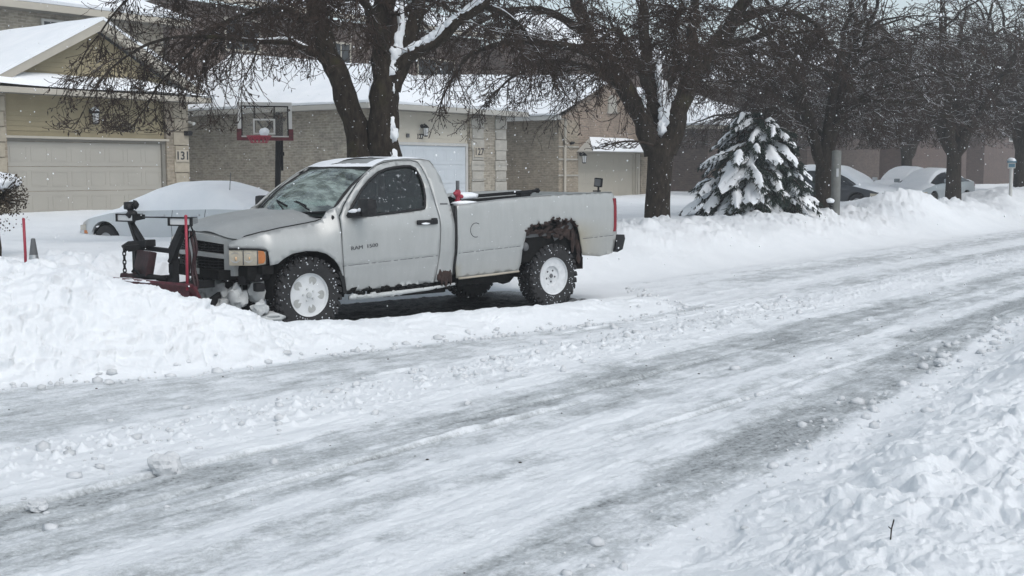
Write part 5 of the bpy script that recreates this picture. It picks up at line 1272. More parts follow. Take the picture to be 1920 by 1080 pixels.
# headlamps wrapping the corner
for sg in (-1, 1):
    LX = np.linspace(-.845, -.545, 16)
    def lp(s, t, d): x = -.845 + .30 * s; z = .755 + .175 * (.5 + (t - .5) * (1 - .22 * s ** 6)); return (x - d * .5, sg * (hw(x, .85) - .015 + d), z)
    hm = MB(); hm.grid(lambda s, t: lp(s, t, .012 * math.sin(math.pi * t) ** .5), 18, 8)
    ho = hm.build('headlight', M['lens'], TR, smooth=True)
    am = MB(); am.grid(lambda s, t: lp(.76 + .20 * s * (1 - .25 * abs(2 * t - 1) ** 3), .10 + .82 * t, .016), 6, 8); am.build('turn_signal', M['amber'], ho, smooth=True)
    rf_ = MB()
    for s_, rr_ in ((.16, .055), (.50, .05)):
        cpt = Vector(lp(s_, .48, .004)); nn = (Vector(lp(s_ + .05, .48, 0)) - Vector(lp(s_ - .05, .48, 0))).normalized(); u_ = nn; v_ = Vector((0, 0, 1)); w_ = u_.cross(v_) * (1 if sg < 0 else -1); w_ = -w_ if w_.y * sg < 0 else w_
        ringv = [cpt + (u_ * math.cos(a) + v_ * math.sin(a)) * rr_ + w_ * .008 for a in np.linspace(0, 2 * math.pi, 18)[:-1]]
        rf_.add(ringv + [cpt - w_ * .002], [(k, (k + 1) % 17, 17) for k in range(17)])
    rf_.build('reflector', M['chrome'], ho, smooth=True)
    lb = MB(); lb.blob(lp(.17, .42, .016), (.012, .008, .022), 1, .1, 2); lb.blob(lp(.52, .45, .016), (.010, .008, .018), 1, .1, 2); lb.build('bulb', M['amber_glass'], ho, smooth=True)
    dv = MB(); dv.tube([lp(.36, t, .013) for t in np.linspace(.05, .95, 6)], .006, 5); dv.tube([lp(.74, t, .013) for t in np.linspace(.05, .95, 6)], .005, 5); dv.build('divider', M['gray_plastic'], ho, smooth=True)
    fr_ = MB(); fr_.tube([lp(s, 1.0, .012) for s in np.linspace(0, 1, 12)] + [lp(1, t, .012) for t in np.linspace(1, 0, 5)], .010, 5); fr_.build('bezel', M['black_plastic'], ho, smooth=True)
# bed: floor, inner walls, rails, tailgate
bd = MB(); bd.bx(1.99, 4.60, -.86, .86, .78, .82)
for sg in (-1, 1):
    bd.grid(lambda s, t: (1.99 + 2.62 * s, sg * .86, .80 + (float(np.interp(1.99 + 2.62 * s, [1.975, 2.66, 3.49, 4.2, 4.6], [1.335, 1.395, 1.442, 1.462, 1.468])) - .80) * t), 20, 3)
    bd.grid(lambda s, t: (1.975 + 2.64 * s, sg * (.86 + (hw(2.5, 1.4) - .86) * t), float(np.interp(1.975 + 2.64 * s, [1.975, 2.66, 3.49, 4.2, 4.6], [1.335, 1.395, 1.442, 1.462, 1.468])) + .006 * math.sin(math.pi * t)), 24, 4)
bd.bx(1.985, 2.02, -.90, .90, .6, 1.33)
bd.build('cargo_bed', P_, TR, smooth=35)
tg = MB(); tg.bx(4.60, 4.665, -.88, .88, .80, 1.455, 0, .02); tg.build('tailgate', P_, TR, smooth=35)
sb = MB(); sb.grid(lambda s, t: (2.05 + 2.5 * s, -.82 + 1.64 * t, .95 + .28 * (1 - s) + .10 * mnoise.noise(Vector((s * 5, t * 4, 1)))), 24, 16); sb.build('bed_snow', M['snow'], TR, smooth=True)
for sg in (-1, 1):
    tl = MB(); tl.grid(lambda s, t: (4.625 + .055 * s - .015 * abs(2 * t - 1) ** 4, sg * (hw(4.6, .95 + .45 * t) + .004 + .014 * math.sin(math.pi * min(1, s * 1.0))), .945 + .44 * t), 8, 14)
    tl.grid(lambda s, t: (4.682, sg * (hw(4.6, .95 + .45 * t) - .12 * s), .945 + .44 * t), 4, 6); tl.build('tail_light', M['red_lens'], TR, smooth=30)
    bp = MB(); bp.prism([(4.68, .90), (4.83, .895), (4.845, .84), (4.80, .70), (4.70, .665), (4.665, .70)], sg * .99, sg * .60); bp.build('bumper_end', M['black_plastic'], TR)
bp = MB(); bp.bx(4.69, 4.835, -.595, .595, .70, .89, 0, .02); bp.build('rear_bumper', M['black'], TR, smooth=40)
# fuel filler outline
fp = MB(); fp.tube([(2.26 + .085 * math.cos(a), -(hw(2.26, 1.04 + .085 * math.sin(a)) + .001), 1.04 + .085 * math.sin(a)) for a in np.linspace(1.0, 5.0, 24)], .005, 4); fp.build('fuel_door_gap', M['gray_plastic'], TR, smooth=True)
# underbody and inner wheel housings
ub = MB(); ub.bx(-.70, 4.55, -.48, -.36, .42, .58); ub.bx(-.70, 4.55, .36, .48, .42, .58)
ub.bx(-.45, .40, -.40, .40, .45, .95); ub.bx(.35, 1.92, -.86, .86, .46, .60); ub.bx(2.02, 3.0, -.85, .85, .62, .80); ub.bx(4.05, 4.55, -.85, .85, .66, .79)
ub.bx(1.0, 1.9, -.86, -.5, .30, .46, 0, .03); ub.bx(2.1, 2.95, -.82, -.45, .36, .64, 0, .05)
ub.tube([(3.57, -.75, .40), (3.57, .75, .40)], .055, 8); ub.blob((3.57, .05, .40), (.17, .17, .17), 2, .05); ub.tube([(0, -.75, .40), (0, .75, .40)], .05, 8)
ub.tube([(1.2, -.3, .36), (3.2, -.3, .38)], .045, 8); ub.bx(3.0, 4.1, -.44, -.38, .52, .60); ub.tube([(2.95, -.62, .66), (3.55, -.62, .50), (4.1, -.62, .62)], .03, 6)
ub.bx(-.93, -.50, -.60, .60, .60, .70); ub.bx(-.72, -.42, -.84, -.25, .58, .75, 0, .05); ub.bx(-.72, -.42, .25, .84, .58, .75, 0, .05); ub.bx(-.60, -.46, -.94, -.80, .66, .755, 0, .02)
ub.build('underbody', M['underbody'], TR, smooth=30)
for sg in (-1, 1):
    wh = MB(); wh.grid(lambda s, t: (3.57 + .56 * math.cos(math.pi * (1.03 - 1.06 * s)), sg * (.55 + .36 * t), .52 + .56 * math.sin(math.pi * (1.03 - 1.06 * s))), 20, 4)
    wh.bx(3.0, 4.12, sg * .54, sg * .56, .5, 1.2); wh.bx(3.08, 3.62, sg * .882, sg * .93, .955, .985);  wh.box((3.80, sg * .905, .99), (.30, .02, .16), Matrix.Rotation(.5, 3, 'Y'), 0, .006)
    wh.build('rear_wheel_well', M['rust'], TR, smooth=30)
    wp_ = MB(); wp_.bx(2.98, 4.14, sg * .866, sg * .874, .60, 1.24); wp_.build('inner_panel', M['underbody'], TR)
    rp = MB(); rgp = random.Random(6)
    for k in range(26):
        x_ = rgp.uniform(3.1, 3.98); z_ = rgp.uniform(.90, 1.10); rp.blob((x_, sg * rgp.uniform(.885, .95), z_), (rgp.uniform(.03, .09), .012, rgp.uniform(.02, .05)), k, .6, 2, rot=Matrix.Rotation(rgp.uniform(-.6, .6), 3, 'Y'))
    for k in range(8):
        x_ = 3.98 + rgp.uniform(-.06, .06); rp.blob((x_, sg * .93, rgp.uniform(.58, .95)), (rgp.uniform(.02, .04), .015, rgp.uniform(.05, .12)), k + 40, .6, 2)
    rp.build('rust_flake', M['rust'], TR, smooth=30)
    gp = MB(); gp.bar((3.10, sg * .90, .93), (3.62, sg * .90, .955), .012, .05); gp.bar((3.60, sg * .91, .90), (3.92, sg * .91, 1.06), .014, .10); gp.blob((3.10, sg * .93, .80), (.055, .04, .055), 3, .2, 2); gp.build('torn_liner', M['gray_plastic'], TR, smooth=40)
    fl_ = MB(); fl_.grid(lambda s, t: (-.03 + .45 * math.cos(math.pi * (1.05 - 1.12 * s)), sg * (.5 + .44 * t), .45 + .45 * math.sin(math.pi * (1.05 - 1.12 * s))), 24, 4); fl_.grid(lambda s, t: (-.55 + .97 * s, sg * .5, .35 + .6 * t), 3, 3)
    fl_.build('front_wheel_well', M['underbody'], TR, smooth=True)
    mf = MB(); mf.prism([(.34, .66), (.42, .58), (.45, .40), (.41, .38), (.385, .50)], sg * .94, sg * .72); mf.build('mud_flap', M['black_plastic'], TR)
rk_ = MB()                                                 # ragged rocker edge, frozen slush along the sill
for k in range(26):
    x = .50 + 1.4 * k / 25; rk_.blob((x, -.90 + .01 * (k % 3), .40 + .03 * math.sin(k * 1.7)), (.05, .03, .022 + .012 * (k % 2)), k, .5, 2)
rk_.build('rocker_panel', M['underbody'], TR, smooth=True)
rl = MB(); rl.tube([(.50, -.90, .33), (1.0, -.91, .345), (1.6, -.915, .37), (2.0, -.90, .40)], [.022, .03, .022, .016], 6)
for k in range(8): rl.blob((.55 + .09 * k, -.91, .345), (.06, .035, .022 + .012 * (k % 3 == 0)), k + 3, .5, 2)
rl.build('side_step', M['snow_gray'], TR, smooth=True)
lw_ = MB(); lw_.tube([(2.03, -.94, .465), (2.5, -.945, .48), (2.98, -.95, .50)], .013, 5); lw_.build('bed_lower_lip', M['plate'], TR, smooth=True)
hr = MB()                                                  # rotted cab corner
for k in range(9): hr.blob((1.735 + .022 * k, -.935, .50 + .025 * math.sin(k * 2.3)), (.022, .012, .05 + .02 * (k % 3)), k * 2, .6, 2)
hr.build('rust_hole', M['rust'], TR, smooth=True)
fl2 = MB()                                                 # jagged rust flakes at the arch
rg2 = random.Random(3)
for x, z in dens_poly(ARCH_R[2:-4], .075)[:-7]:
    fl2.blob((x, -(hw(x, z) - .004), z + rg2.uniform(-.014, .004)), (rg2.uniform(.016, .040), .009, rg2.uniform(.010, .024)), rg2.random() * 30, .5, 2)
fl2.build('rust_edge', M['rust'], TR, smooth=False)
# snow packed below the nose
sp_ = MB(); rg3 = random.Random(9)
for c, d in (((-.74, -.34, .45), (.10, .17, .13)), ((-.72, -.62, .40), (.09, .10, .14)), ((-.52, -.68, .47), (.10, .12, .15)), ((-.66, -.02, .42), (.10, .16, .13)), ((-.60, -.88, .30), (.09, .07, .08)), ((-.78, -.50, .30), (.12, .14, .10)), ((-.5, -.80, .18), (.2, .16, .07)), ((-.70, .4, .42), (.1, .3, .12))):
    sp_.blob(c, d, rg3.random() * 40, .5, 3, freq=1.8)
sp_.build('packed_snow', M['snow_gray'], TR, smooth=35)
# hanging black bits
bb = MB()
for k in range(14): bb.box((-.62 + rg3.uniform(-.14, .12), -.9 + .1 * k + rg3.uniform(-.03, .03), .60 + rg3.uniform(-.08, .06)), (.1, .1, .09), Matrix.Rotation(rg3.uniform(-.6, .6), 3, 'Z'), 0, .02)
bb.bar((-.95, -.42, .33), (-.45, -.42, .62), .06, .10); bb.bar((-.95, .42, .33), (-.45, .42, .62), .06, .10); bb.bx(-.78, -.70, -.47, -.37, .12, .65)
bb.build('plow_mount', M['black'], TR, smooth=40)

# wheels
def tyre(parent, R=.41, w=.27):
    """knobbly tyre: carcass plus separate lugs"""
    mb = MB(); h_ = w / 2
    mb.lathe([(.235, -h_ + .02), (.30, -h_ - .004), (.36, -h_ + .006), (R - .022, -h_ + .035), (R - .016, 0), (R - .022, h_ - .035), (.36, h_ - .006), (.30, h_ + .004), (.235, h_ - .02)], (0, 0, 0), 'y', 48)
    n = 30
    for k in range(n):
        for row, off in ((-.105, 0), (-.045, .5), (.02, .2), (.075, .7)):
            a = 2 * math.pi * (k + off) / n; c = Vector((math.cos(a) * (R - .008), row, math.sin(a) * (R - .008)))
            mb.box(c, (.026, .045, .052), Matrix.Rotation(-a, 3, 'Y') @ Matrix.Rotation(.25 * (1 if row > 0 else -1), 3, 'X'), 0, .006)
        a = 2 * math.pi * (k + .25) / n
        for sd in (-1, 1): mb.box((math.cos(a) * (R - .04), sd * (h_ - .012), math.sin(a) * (R - .04)), (.055, .02, .04), Matrix.Rotation(-a, 3, 'Y'), 0, .006)
    t_ = mb.build('tyre', M['rubber'], parent, smooth=35)
    rg = random.Random(k); s_ = MB()                      # snow caught between the lugs
    for k in range(230):
        a = rg.uniform(0, 2 * math.pi); yy = rg.uniform(-h_ + .01, h_ - .01); q = rg.uniform(.006, .014)
        s_.blob((math.cos(a) * (R - .014), yy, math.sin(a) * (R - .014)), (q, q, q), k, .5, 1)
    for k in range(70):
        a = rg.uniform(0, 2 * math.pi); r_ = rg.uniform(.26, R - .04); q = rg.uniform(.004, .010)
        s_.blob((math.cos(a) * r_, -h_ - .001, math.sin(a) * r_), (q, q * .5, q), k, .5, 1)
    s_.build('tread_snow', M['snowy_rubber'], parent, smooth=False, fixn=False)
    return t_
for sg in (-1, 1):
    wfe = bpy.data.objects.new('front_wheel', None); COL.objects.link(wfe); wfe.parent = TR; wfe.location = (-.02, sg * .80, .405); wfe.rotation_euler = (0, 0.35, 0 if sg < 0 else math.pi)
    tyre(wfe)
    rm = MB(); rm.lathe([(.238, -.125), (.232, -.118), (.222, -.095), (.205, -.088), (.06, -.098), (.035, -.108), (.0, -.108)], (0, 0, 0), 'y', 40); rm.lathe([(.238, -.125), (.236, .12)], (0, 0, 0), 'y', 40)
    ro_ = rm.build('rim', M['alloy'], wfe, smooth=40)
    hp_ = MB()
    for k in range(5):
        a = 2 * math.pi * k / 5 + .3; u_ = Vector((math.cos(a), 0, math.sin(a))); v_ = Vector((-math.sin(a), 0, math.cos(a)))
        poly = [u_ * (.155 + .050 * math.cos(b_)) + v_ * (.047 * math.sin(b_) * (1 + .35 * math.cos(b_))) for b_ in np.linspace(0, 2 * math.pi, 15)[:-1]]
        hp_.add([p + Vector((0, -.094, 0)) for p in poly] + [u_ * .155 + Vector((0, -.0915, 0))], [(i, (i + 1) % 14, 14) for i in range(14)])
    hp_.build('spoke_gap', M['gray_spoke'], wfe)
    lg = MB()
    for k in range(5):
        a = 2 * math.pi * (k + .5) / 5 + .3; lg.lathe([(.011, -.112), (.011, -.09)], (math.cos(a) * .066, 0, math.sin(a) * .066), 'y', 6); lg.add([(math.cos(a) * .066 + .011 * math.cos(b_), -.112, math.sin(a) * .066 + .011 * math.sin(b_)) for b_ in np.linspace(0, 6.28, 7)[:-1]], [tuple(range(6))])
    lg.lathe([(.032, -.100), (.030, -.122), (.0, -.124)], (0, 0, 0), 'y', 12); lg.build('lug_nuts', M['snow_gray'], wfe)
    wre = bpy.data.objects.new('rear_wheel', None); COL.objects.link(wre); wre.parent = TR; wre.location = (3.60, sg * .80, .402); wre.rotation_euler = (0, 0.2, 0 if sg < 0 else math.pi)
    tyre(wre)
    rm = MB(); rm.lathe([(.240, -.128), (.236, -.120), (.226, -.098), (.17, -.092), (.128, -.085), (.118, -.060), (.105, -.056), (.045, -.058), (.043, -.070), (.0, -.070)], (0, 0, 0), 'y', 40); rm.lathe([(.240, -.128), (.238, .12)], (0, 0, 0), 'y', 40)
    ro_ = rm.build('rim', M['rim_snow'], wre, smooth=40)
    hb = MB()
    for k in range(5):
        a = 2 * math.pi * k / 5; hb.blob((math.cos(a) * .075, -.060, math.sin(a) * .075), (.013, .012, .013), k, .1, 2)
    hb.lathe([(.03, -.056), (.028, -.078), (.0, -.08)], (0, 0, 0), 'y', 12); hb.build('lug_nuts', M['gray_plastic'], wre)
    sh = MB(); sh.tube([(.123 * math.cos(a), -.070, .123 * math.sin(a)) for a in np.linspace(1.9, 4.6, 16)], .005, 4); sh.build('hub_edge', M['gray_plastic'], wre)

# ---- loads on the bed rail (truck coordinates -> world)
TM = Matrix.Translation(TLOC) @ Matrix.Rotation(TYAW, 4, 'Z')
def ttw(x, y, z): return TM @ Vector((x, y, z))
t = thing('tool_rack', 'black metal bars lying on the bed rail behind the cab', 'rack', ttw(2.55, -.62, 1.36), TYAW)
mb = MB(); mb.bar((-.42, 0, .055), (.95, 0, .125), .04, .04, 0, .008); mb.bar((-.30, -.12, .02), (.80, -.10, .075), .035, .035, 0, .006)
mb.bar((.62, -.10, .085), (.90, 0, .115), .07, .055, 0, .01); mb.bar((-.42, 0, .05), (-.32, -.12, .03), .05, .05, 0, .008); mb.tube([(.95, 0, .128), (1.04, 0, .135)], .02, 8); mb.bar((1.02, 0, .12), (1.05, 0, .15), .05, .05)
mb.bar((-.40, -.02, -.42), (-.40, -.02, .05), .05, .05); mb.bar((.85, -.02, -.42), (.85, -.02, .11), .05, .05); mb.build('bars', M['black'], t, smooth=40)
t = thing('valve', 'small red valve with a dark stem standing at the front of the bed', 'valve', ttw(2.13, -.80, 1.36), TYAW)
mb = MB(); mb.lathe([(.0, .0), (.035, .0), (.038, .03), (.024, .06), (.034, .09), (.040, .13), (.028, .16), (.0, .165)], (0, 0, 0), 'z', 12); mb.blob((-.045, -.02, .115), (.035, .025, .03), 4, .25, 2); mb.blob((.04, -.02, .08), (.03, .022, .025), 6, .25, 2); mb.build('valve_body', M['pink_red'], t, smooth=True)
mb = MB(); mb.tube([(0, 0, .15), (0, 0, .27)], .022, 8); mb.build('stem', M['gray_plastic'], t, smooth=40)
mb = MB(); mb.blob((.10, -.02, 0), (.2, .07, .03), 2, .3, 2); mb.blob((.20, .12, .08), (.22, .10, .05), 3, .3, 2); mb.build('snow_cap', M['snow_smooth'], t, smooth=True)
t = thing('work_light', 'small black work light standing at the rear corner of the bed', 'lamp', ttw(4.52, -.80, 1.468), TYAW)
mb = MB(); mb.box((0, 0, .125), (.05, .11, .12), Matrix.Rotation(.12, 3, 'X') @ Matrix.Rotation(.5, 3, 'Z'), 0, .012); mb.tube([(0, 0, 0), (0, 0, .07)], .014, 6); mb.bar((-.09, 0, .012), (.03, 0, .012), .035, .018, 0, .004); mb.build('housing', M['black'], t, smooth=40)
mb = MB(); mb.box((-.03, -.012, .125), (.012, .085, .09), Matrix.Rotation(.12, 3, 'X') @ Matrix.Rotation(.5, 3, 'Z'), 0, .004); mb.build('lamp_glass', M['gray_plastic'], t)
# ------------------------------------------------------------------ snow plough mounted on the nose
PL = thing('snow_plow', 'red bladed snow plow with two work lights and a chain mounted on the truck nose', 'snow plow', TLOC, TYAW)
# blade: curved sheet, near end set back
BA, BB = Vector((-1.42, -1.17, 0)), Vector((-1.95, 1.10, 0))
dirb = (BB - BA).normalized(); nrm = Vector((dirb.y, -dirb.x, 0));  nrm = -nrm if nrm.x > 0 else nrm
def blade(s, t, d=0.0):
    a = math.radians(-52 + 100 * t); q = BA + (BB - BA) * s
    q = q + nrm * (.36 * (1 - math.cos(a)) - d); q.z = .06 + .56 * (math.sin(a) - math.sin(math.radians(-52))) / (math.sin(math.radians(48)) - math.sin(math.radians(-52)))
    return q
mb = MB(); mb.grid(lambda s, t: blade(s, t), 20, 12); mb.grid(lambda s, t: blade(s, t, .03), 20, 12)
mb.tube([blade(s, 1, .015) for s in np.linspace(0, 1, 8)], .022, 6); mb.tube([blade(s, 0, .015) for s in np.linspace(0, 1, 8)], .022, 6)
for e in (0, 1): mb.tube([blade(e, t, .015) for t in np.linspace(0, 1, 10)], .02, 6)
for s in (.04, .25, .5, .75, .96): mb.bar(blade(s, .05, .08), blade(s, .95, .08), .02, .10)
mb.build('blade', M['red_paint'], PL, smooth=35)
mb = MB()
for k in range(26):
    s = .28 + .028 * k; mb.blob(blade(s, 1, .03) + Vector((0, 0, .004)), (.09, .04, .010 + .008 * math.sin(k * 1.9)), k, .5, 2)
mb.build('snow_cap', M['snow'], PL, smooth=True)
# head gear
TX = -1.36
mb = MB()
for sg in (-1, 1): mb.bx(TX - .035, TX + .035, sg * .42, sg * .50, .30, .96)                        # uprights
mb.bx(TX - .03, TX + .03, -.418, .418, .895, .94); mb.bx(TX - .035, TX + .035, -.8, .8, .40, .47)
mb.bar((TX, -.46, .93), (TX + .02, -.70, 1.20), .08, .07); mb.bar((TX - .03, -.45, .80), (TX + .01, -.68, 1.13), .05, .05)
mb.bar((TX, .40, .93), (TX, .61, 1.21), .05, .05); mb.bar((TX, .24, .95), (TX + .01, .58, 1.16), .045, .045)
mb.bar((TX - .05, -.02, .985), (TX - .05, .24, .965), .12, .075, 0, .015); mb.bar((TX - .22, .22, .92), (TX - .02, .10, .94), .06, .07, 0, .01)
mb.tube([(TX - .24, .24, .92), (TX - .18, .23, .96), (TX - .08, .17, .97)], .04, 8)
mb.bar((TX + .02, -.46, .55), (-.90, -.42, .55), .06, .08); mb.bar((TX + .02, .46, .55), (-.90, .42, .55), .06, .08)
mb.bar((TX - .02, -.46, .62), (BA.x - .12, -.6, .42), .05, .05)
mb.build('lift_frame', M['black'], PL, smooth=40)
mb = MB()                                                  # dirty red lift mast, A-frame and ram
mb.box((TX - .12, -.02, .77), (.09, .32, .27), Matrix.Rotation(.2, 3, 'Y'), 0, .02); mb.bar((TX - .30, .16, .62), (TX - .02, -.34, .50), .09, .11, 0, .02); mb.bar((TX - .26, .24, .62), (TX - .02, .32, .46), .09, .11, 0, .02)
mb.box((TX - .20, -.05, .58), (.20, .42, .11), Matrix.Rotation(.15, 3, 'X'), 0, .03); mb.bar((TX - .25, .1, .55), (TX - .18, -.46, .47), .08, .08, 0, .02)
mb.build('lift_mast', M['darkred_paint'], PL, smooth=40)
mb = MB(); mb.tube([(TX - .24, .0, .62), (TX - .16, -.15, .64), (TX - .04, -.34, .62)], .035, 8); mb.tube([(TX - .2, .12, .68), (TX - .24, -.02, .72), (TX - .18, -.12, .62)], .014, 6); mb.tube([(TX - .06, -.12, .64), (TX - .1, -.25, .56), (TX + .02, -.42, .50), (TX + .1, -.62, .44)], .012, 6)
mb.build('hydraulic_ram', M['black'], PL, smooth=True)
# chain
mb = MB(); c0 = Vector((TX - .23, .25, .91))
for k in range(9):
    cz = c0 + Vector((0, 0, -.045 * k)); a = 0 if k % 2 else math.pi / 2
    mb.tube([cz + Vector((math.cos(a) * .016 * math.sin(b_), math.sin(a) * .016 * math.sin(b_), .030 * math.cos(b_))) for b_ in np.linspace(0, 2 * math.pi, 13)], .0075, 5, caps=False)
mb.build('chain', M['black'], PL, smooth=True)
# lights
for y, name in ((-.71, 'near'), (.62, 'far')):
    lo = bpy.data.objects.new('work_lamp', None); COL.objects.link(lo); lo.parent = PL; lo.location = (TX + .0, y, 1.235)
    lo.rotation_euler = (0, 0, .55 if y < 0 else .35)
    mb = MB(); q = [(-.05, -.125, -.035), (-.05, .125, -.035), (-.05, .125, .035), (-.05, -.125, .035), (.17, -.06, -.02), (.17, .06, -.02), (.17, .06, .03), (.17, -.06, .03)]
    mb.add(q, [(0, 1, 2, 3), (4, 7, 6, 5), (0, 4, 5, 1), (1, 5, 6, 2), (2, 6, 7, 3), (3, 7, 4, 0)]); mb.build('housing', M['chrome'] if y < 0 else M['black'], lo)
    mb = MB()
    for a in ((-.138, -.118), (.118, .138)): mb.bx(-.075, -.045, a[0], a[1], -.044, .044)
    mb.bx(-.075, -.045, -.1175, .1175, .032, .044); mb.bx(-.075, -.045, -.1175, .1175, -.044, -.032); mb.build('bezel', M['black'], lo)
    mb = MB(); mb.bx(-.062, -.052, -.117, .117, -.031, .031); mb.build('lens', M['lamp_glass'], lo)
    mb = MB(); mb.bx(-.03, .10, -.10, .10, .036, .042); mb.tube([(.05, 0, -.16), (.05, 0, -.02)], .02, 6); mb.build('bracket', M['black'], lo)
mb = MB(); mb.tube([(TX + .1, -.66, 1.19), (TX + .14, -.66, 1.10), (TX + .06, -.64, 1.04)], .010, 5); mb.tube([(TX, .28, 1.25), (TX, -.6, 1.27)], .008, 5); mb.build('cable', M['black'], PL, smooth=True)
mb = MB(); mb.blob((TX - .0, .60, 1.35), (.05, .035, .055), 3, .5, 2); mb.blob((TX + .03, .52, 1.38), (.035, .03, .05), 5, .5, 2); mb.blob((TX, .56, 1.27), (.06, .07, .05), 8, .4, 2); mb.build('turn_lamp', M['black_plastic'], PL, smooth=True)
# hoses and marker
mb = MB()
for k, (y, x) in enumerate(((-.60, TX + .10), (-.66, TX + .12), (-.63, TX + .16))):
    pts = [(x, y, 1.13 - .055 * i) for i in range(12)]; mb.tube([Vector(p) + Vector((0, .03 * math.sin(i * .9 + k), 0)) for i, p in enumerate(pts)], .016, 6)
mb.build('hose', M['darkred_paint'], PL, smooth=True)
mb = MB(); p = blade(.03, 1, .015)
mb.tube([p + Vector((0, 0, -.05)), p + Vector((.01, .01, .30)), p + Vector((.015, .02, .68))], .0145, 8); mb.blob(p + Vector((.015, .02, .68)), (.017, .017, .02), 1, .05, 2); mb.build('blade_marker', M['pink_red'], PL, smooth=True)
# ------------------------------------------------------------------ snow-covered cars
def car_paint(name, col, metal=0.3): 
    m = simple(name, col, 0.35, metal, 0.05, 2); m.node_tree.nodes['Principled BSDF'].inputs['Coat Weight'].default_value = 0.4; return m
def interp_prof(P, x): return float(np.interp(x, [p[0] for p in P], [p[1] for p in P]))
def make_car(name, label, loc, rotz, paint, L, beltP, roofP, wid=0.88, snow_side=0.0, glass=False, wheel_r=.32, snow_t=.10, detail=True, group=None):
    """x runs nose (0) to tail (L); beltP: shoulder height, roofP: greenhouse height (snow on top). Parts: body, glasshouse, snow, wheels"""
    o = thing(name, label, 'car', loc, rotz, group)
    fx, rx = .88, L - .95
    def bw(x): return wid * (1 - .22 * max(0, (.6 - x) / .6) ** 2 - .14 * max(0, (x - L + .5) / .5) ** 2)
    arches = (fx, rx)
    mb = MB(); N, K = 90, 9
    def side(x, k):                                        # k 0..1 from sill to shoulder
        zb = .20; zt = interp_prof(beltP, x); z = zb + (zt - zb) * k
        for a in arches:
            d = abs(x - a)
            if d < .40: z = max(z, min(zt - .04, .32 + math.sqrt(max(.40 ** 2 - d * d, 0)) * .98))
        w = bw(x) * (1 - .07 * (1 - k) ** 2 - .05 * max(0, k - .75) / .25)
        return z, w
    for sg in (-1, 1): mb.grid(lambda s, t: (lambda z_, w_: (L * s, sg * w_, z_))(*side(L * s, t)), N, K)
    mb.grid(lambda s, t: (L * s, (2 * t - 1) * bw(L * s) * .95, interp_prof(beltP, L * s) + .035 * (1 - (2 * t - 1) ** 2)), N, 12)
    for x in (0, L): mb.grid(lambda s, t: (x + (-.06 if x == 0 else .05) * math.sin(math.pi * s) * (1 - .5 * (2 * t - 1) ** 2), (2 * t - 1) * side(x, s)[1], side(x, s)[0]), 8, 12)
    mb.build('body', paint, o, smooth=40)
    ub = MB(); ub.bx(.25, L - .25, -wid * .9, wid * .9, .18, .45)
    ub.build('underbody', M['underbody'], o)
    x0, x1 = roofP[0][0], roofP[-1][0]
    def gh(s, t, inf):
        x = x0 + (x1 - x0) * s; zr = interp_prof(roofP, x); zb = interp_prof(beltP, x); y = -1 + 2 * t
        w0 = bw(x) * .93; h_ = max(zr - zb, 0)
        a = abs(y); prof = (1 - a ** 3.2)
        wt = w0 * (1 - .20 * h_ / .5 * (prof ** .5))
        return (x, math.copysign(1, y) * wt * min(1, a * 1.02) , zb - .02 + h_ * prof ** .55)
    if glass:
        g = MB(); g.grid(lambda s, t: gh(s, t, 0), 40, 28); g.build('glasshouse', M['window_glass'], o, smooth=True)
        pl = MB()
        for x in (x0 + .62 * (x1 - x0) * .72, x0 + (x1 - x0) * .66):
            for sg in (0, 1): pl.tube([(lambda p: (p[0], p[1] * 1.005, p[2]))(gh((x - x0) / (x1 - x0), (.02 + .17 * k) if sg == 0 else 1 - (.02 + .17 * k), 0)) for k in np.linspace(0, 1, 6)], .03, 5)
        pl.build('pillar', paint, o, smooth=True)
    sn = MB(); t0 = .30 if glass else 0.0
    def sp(s, t):
        tt = t0 * .5 + (1 - t0) * t; p = Vector(gh(s, tt, 0)); y = -1 + 2 * tt
        k = math.sqrt(max(0, min(1, (t if t < .5 else 1 - t) * 12 + .02)) * max(0, min(1, min(s, 1 - s) * 14 + .03)))
        p.z += snow_t * k * (1 + .25 * mnoise.noise(Vector((s * 4, t * 3, L)))); p.y *= 1 + .03 * k
        return p
    sn.grid(sp, 60, 36); sn.build('roof_snow', M['snow_smooth'], o, smooth=True)
    for a, b2, nm in ((.10, x0 + .12, 'bonnet_snow'), (x1 - .12, L - .06, 'boot_snow')):   # snow on bonnet and boot
        sh = MB()
        sh.grid(lambda s, t: (a + (b2 - a) * s, (2 * t - 1) * bw(a + (b2 - a) * s) * .93, interp_prof(beltP, a + (b2 - a) * s) - .015 + .035 * (1 - (2 * t - 1) ** 2) + (.02 + snow_t * .7) * math.sqrt(max(0, min(1, min(t, 1 - t) * 7 + .02)) * min(1, min(s, 1 - s) * 6 + .05)) * (1 + .2 * mnoise.noise(Vector((s * 3, t * 3, 5))))), 16, 18)
        sh.build(nm, M['snow_smooth'], o, smooth=True)
    for a in arches:
        for sg in (-1, 1):
            w = MB(); w.lathe([(.18, -.09), (.20, -.10), (wheel_r - .03, -.10), (wheel_r, -.07), (wheel_r, .07), (wheel_r - .03, .10)], (0, 0, 0), 'y', 28)
            wo_ = w.build('wheel', M['rubber'], o, smooth=35); wo_.location = (a, sg * (wid - .13), .32); wo_.rotation_euler = (0, 0, 0 if sg < 0 else math.pi)
            c = MB(); c.lathe([(.195, -.085), (.18, -.075), (.06, -.09), (0, -.09)], (0, 0, 0), 'y', 20); c.build('rim', M['chrome'], wo_, smooth=True)
            aw = MB(); aw.lathe([(.39, -.02), (.39, .2)], (0, 0, 0), 'y', 24); aw.lathe([(0.0, .19), (.39, .2)], (0, 0, 0), 'y', 24); ao = aw.build('wheel_well', M['underbody'], wo_)
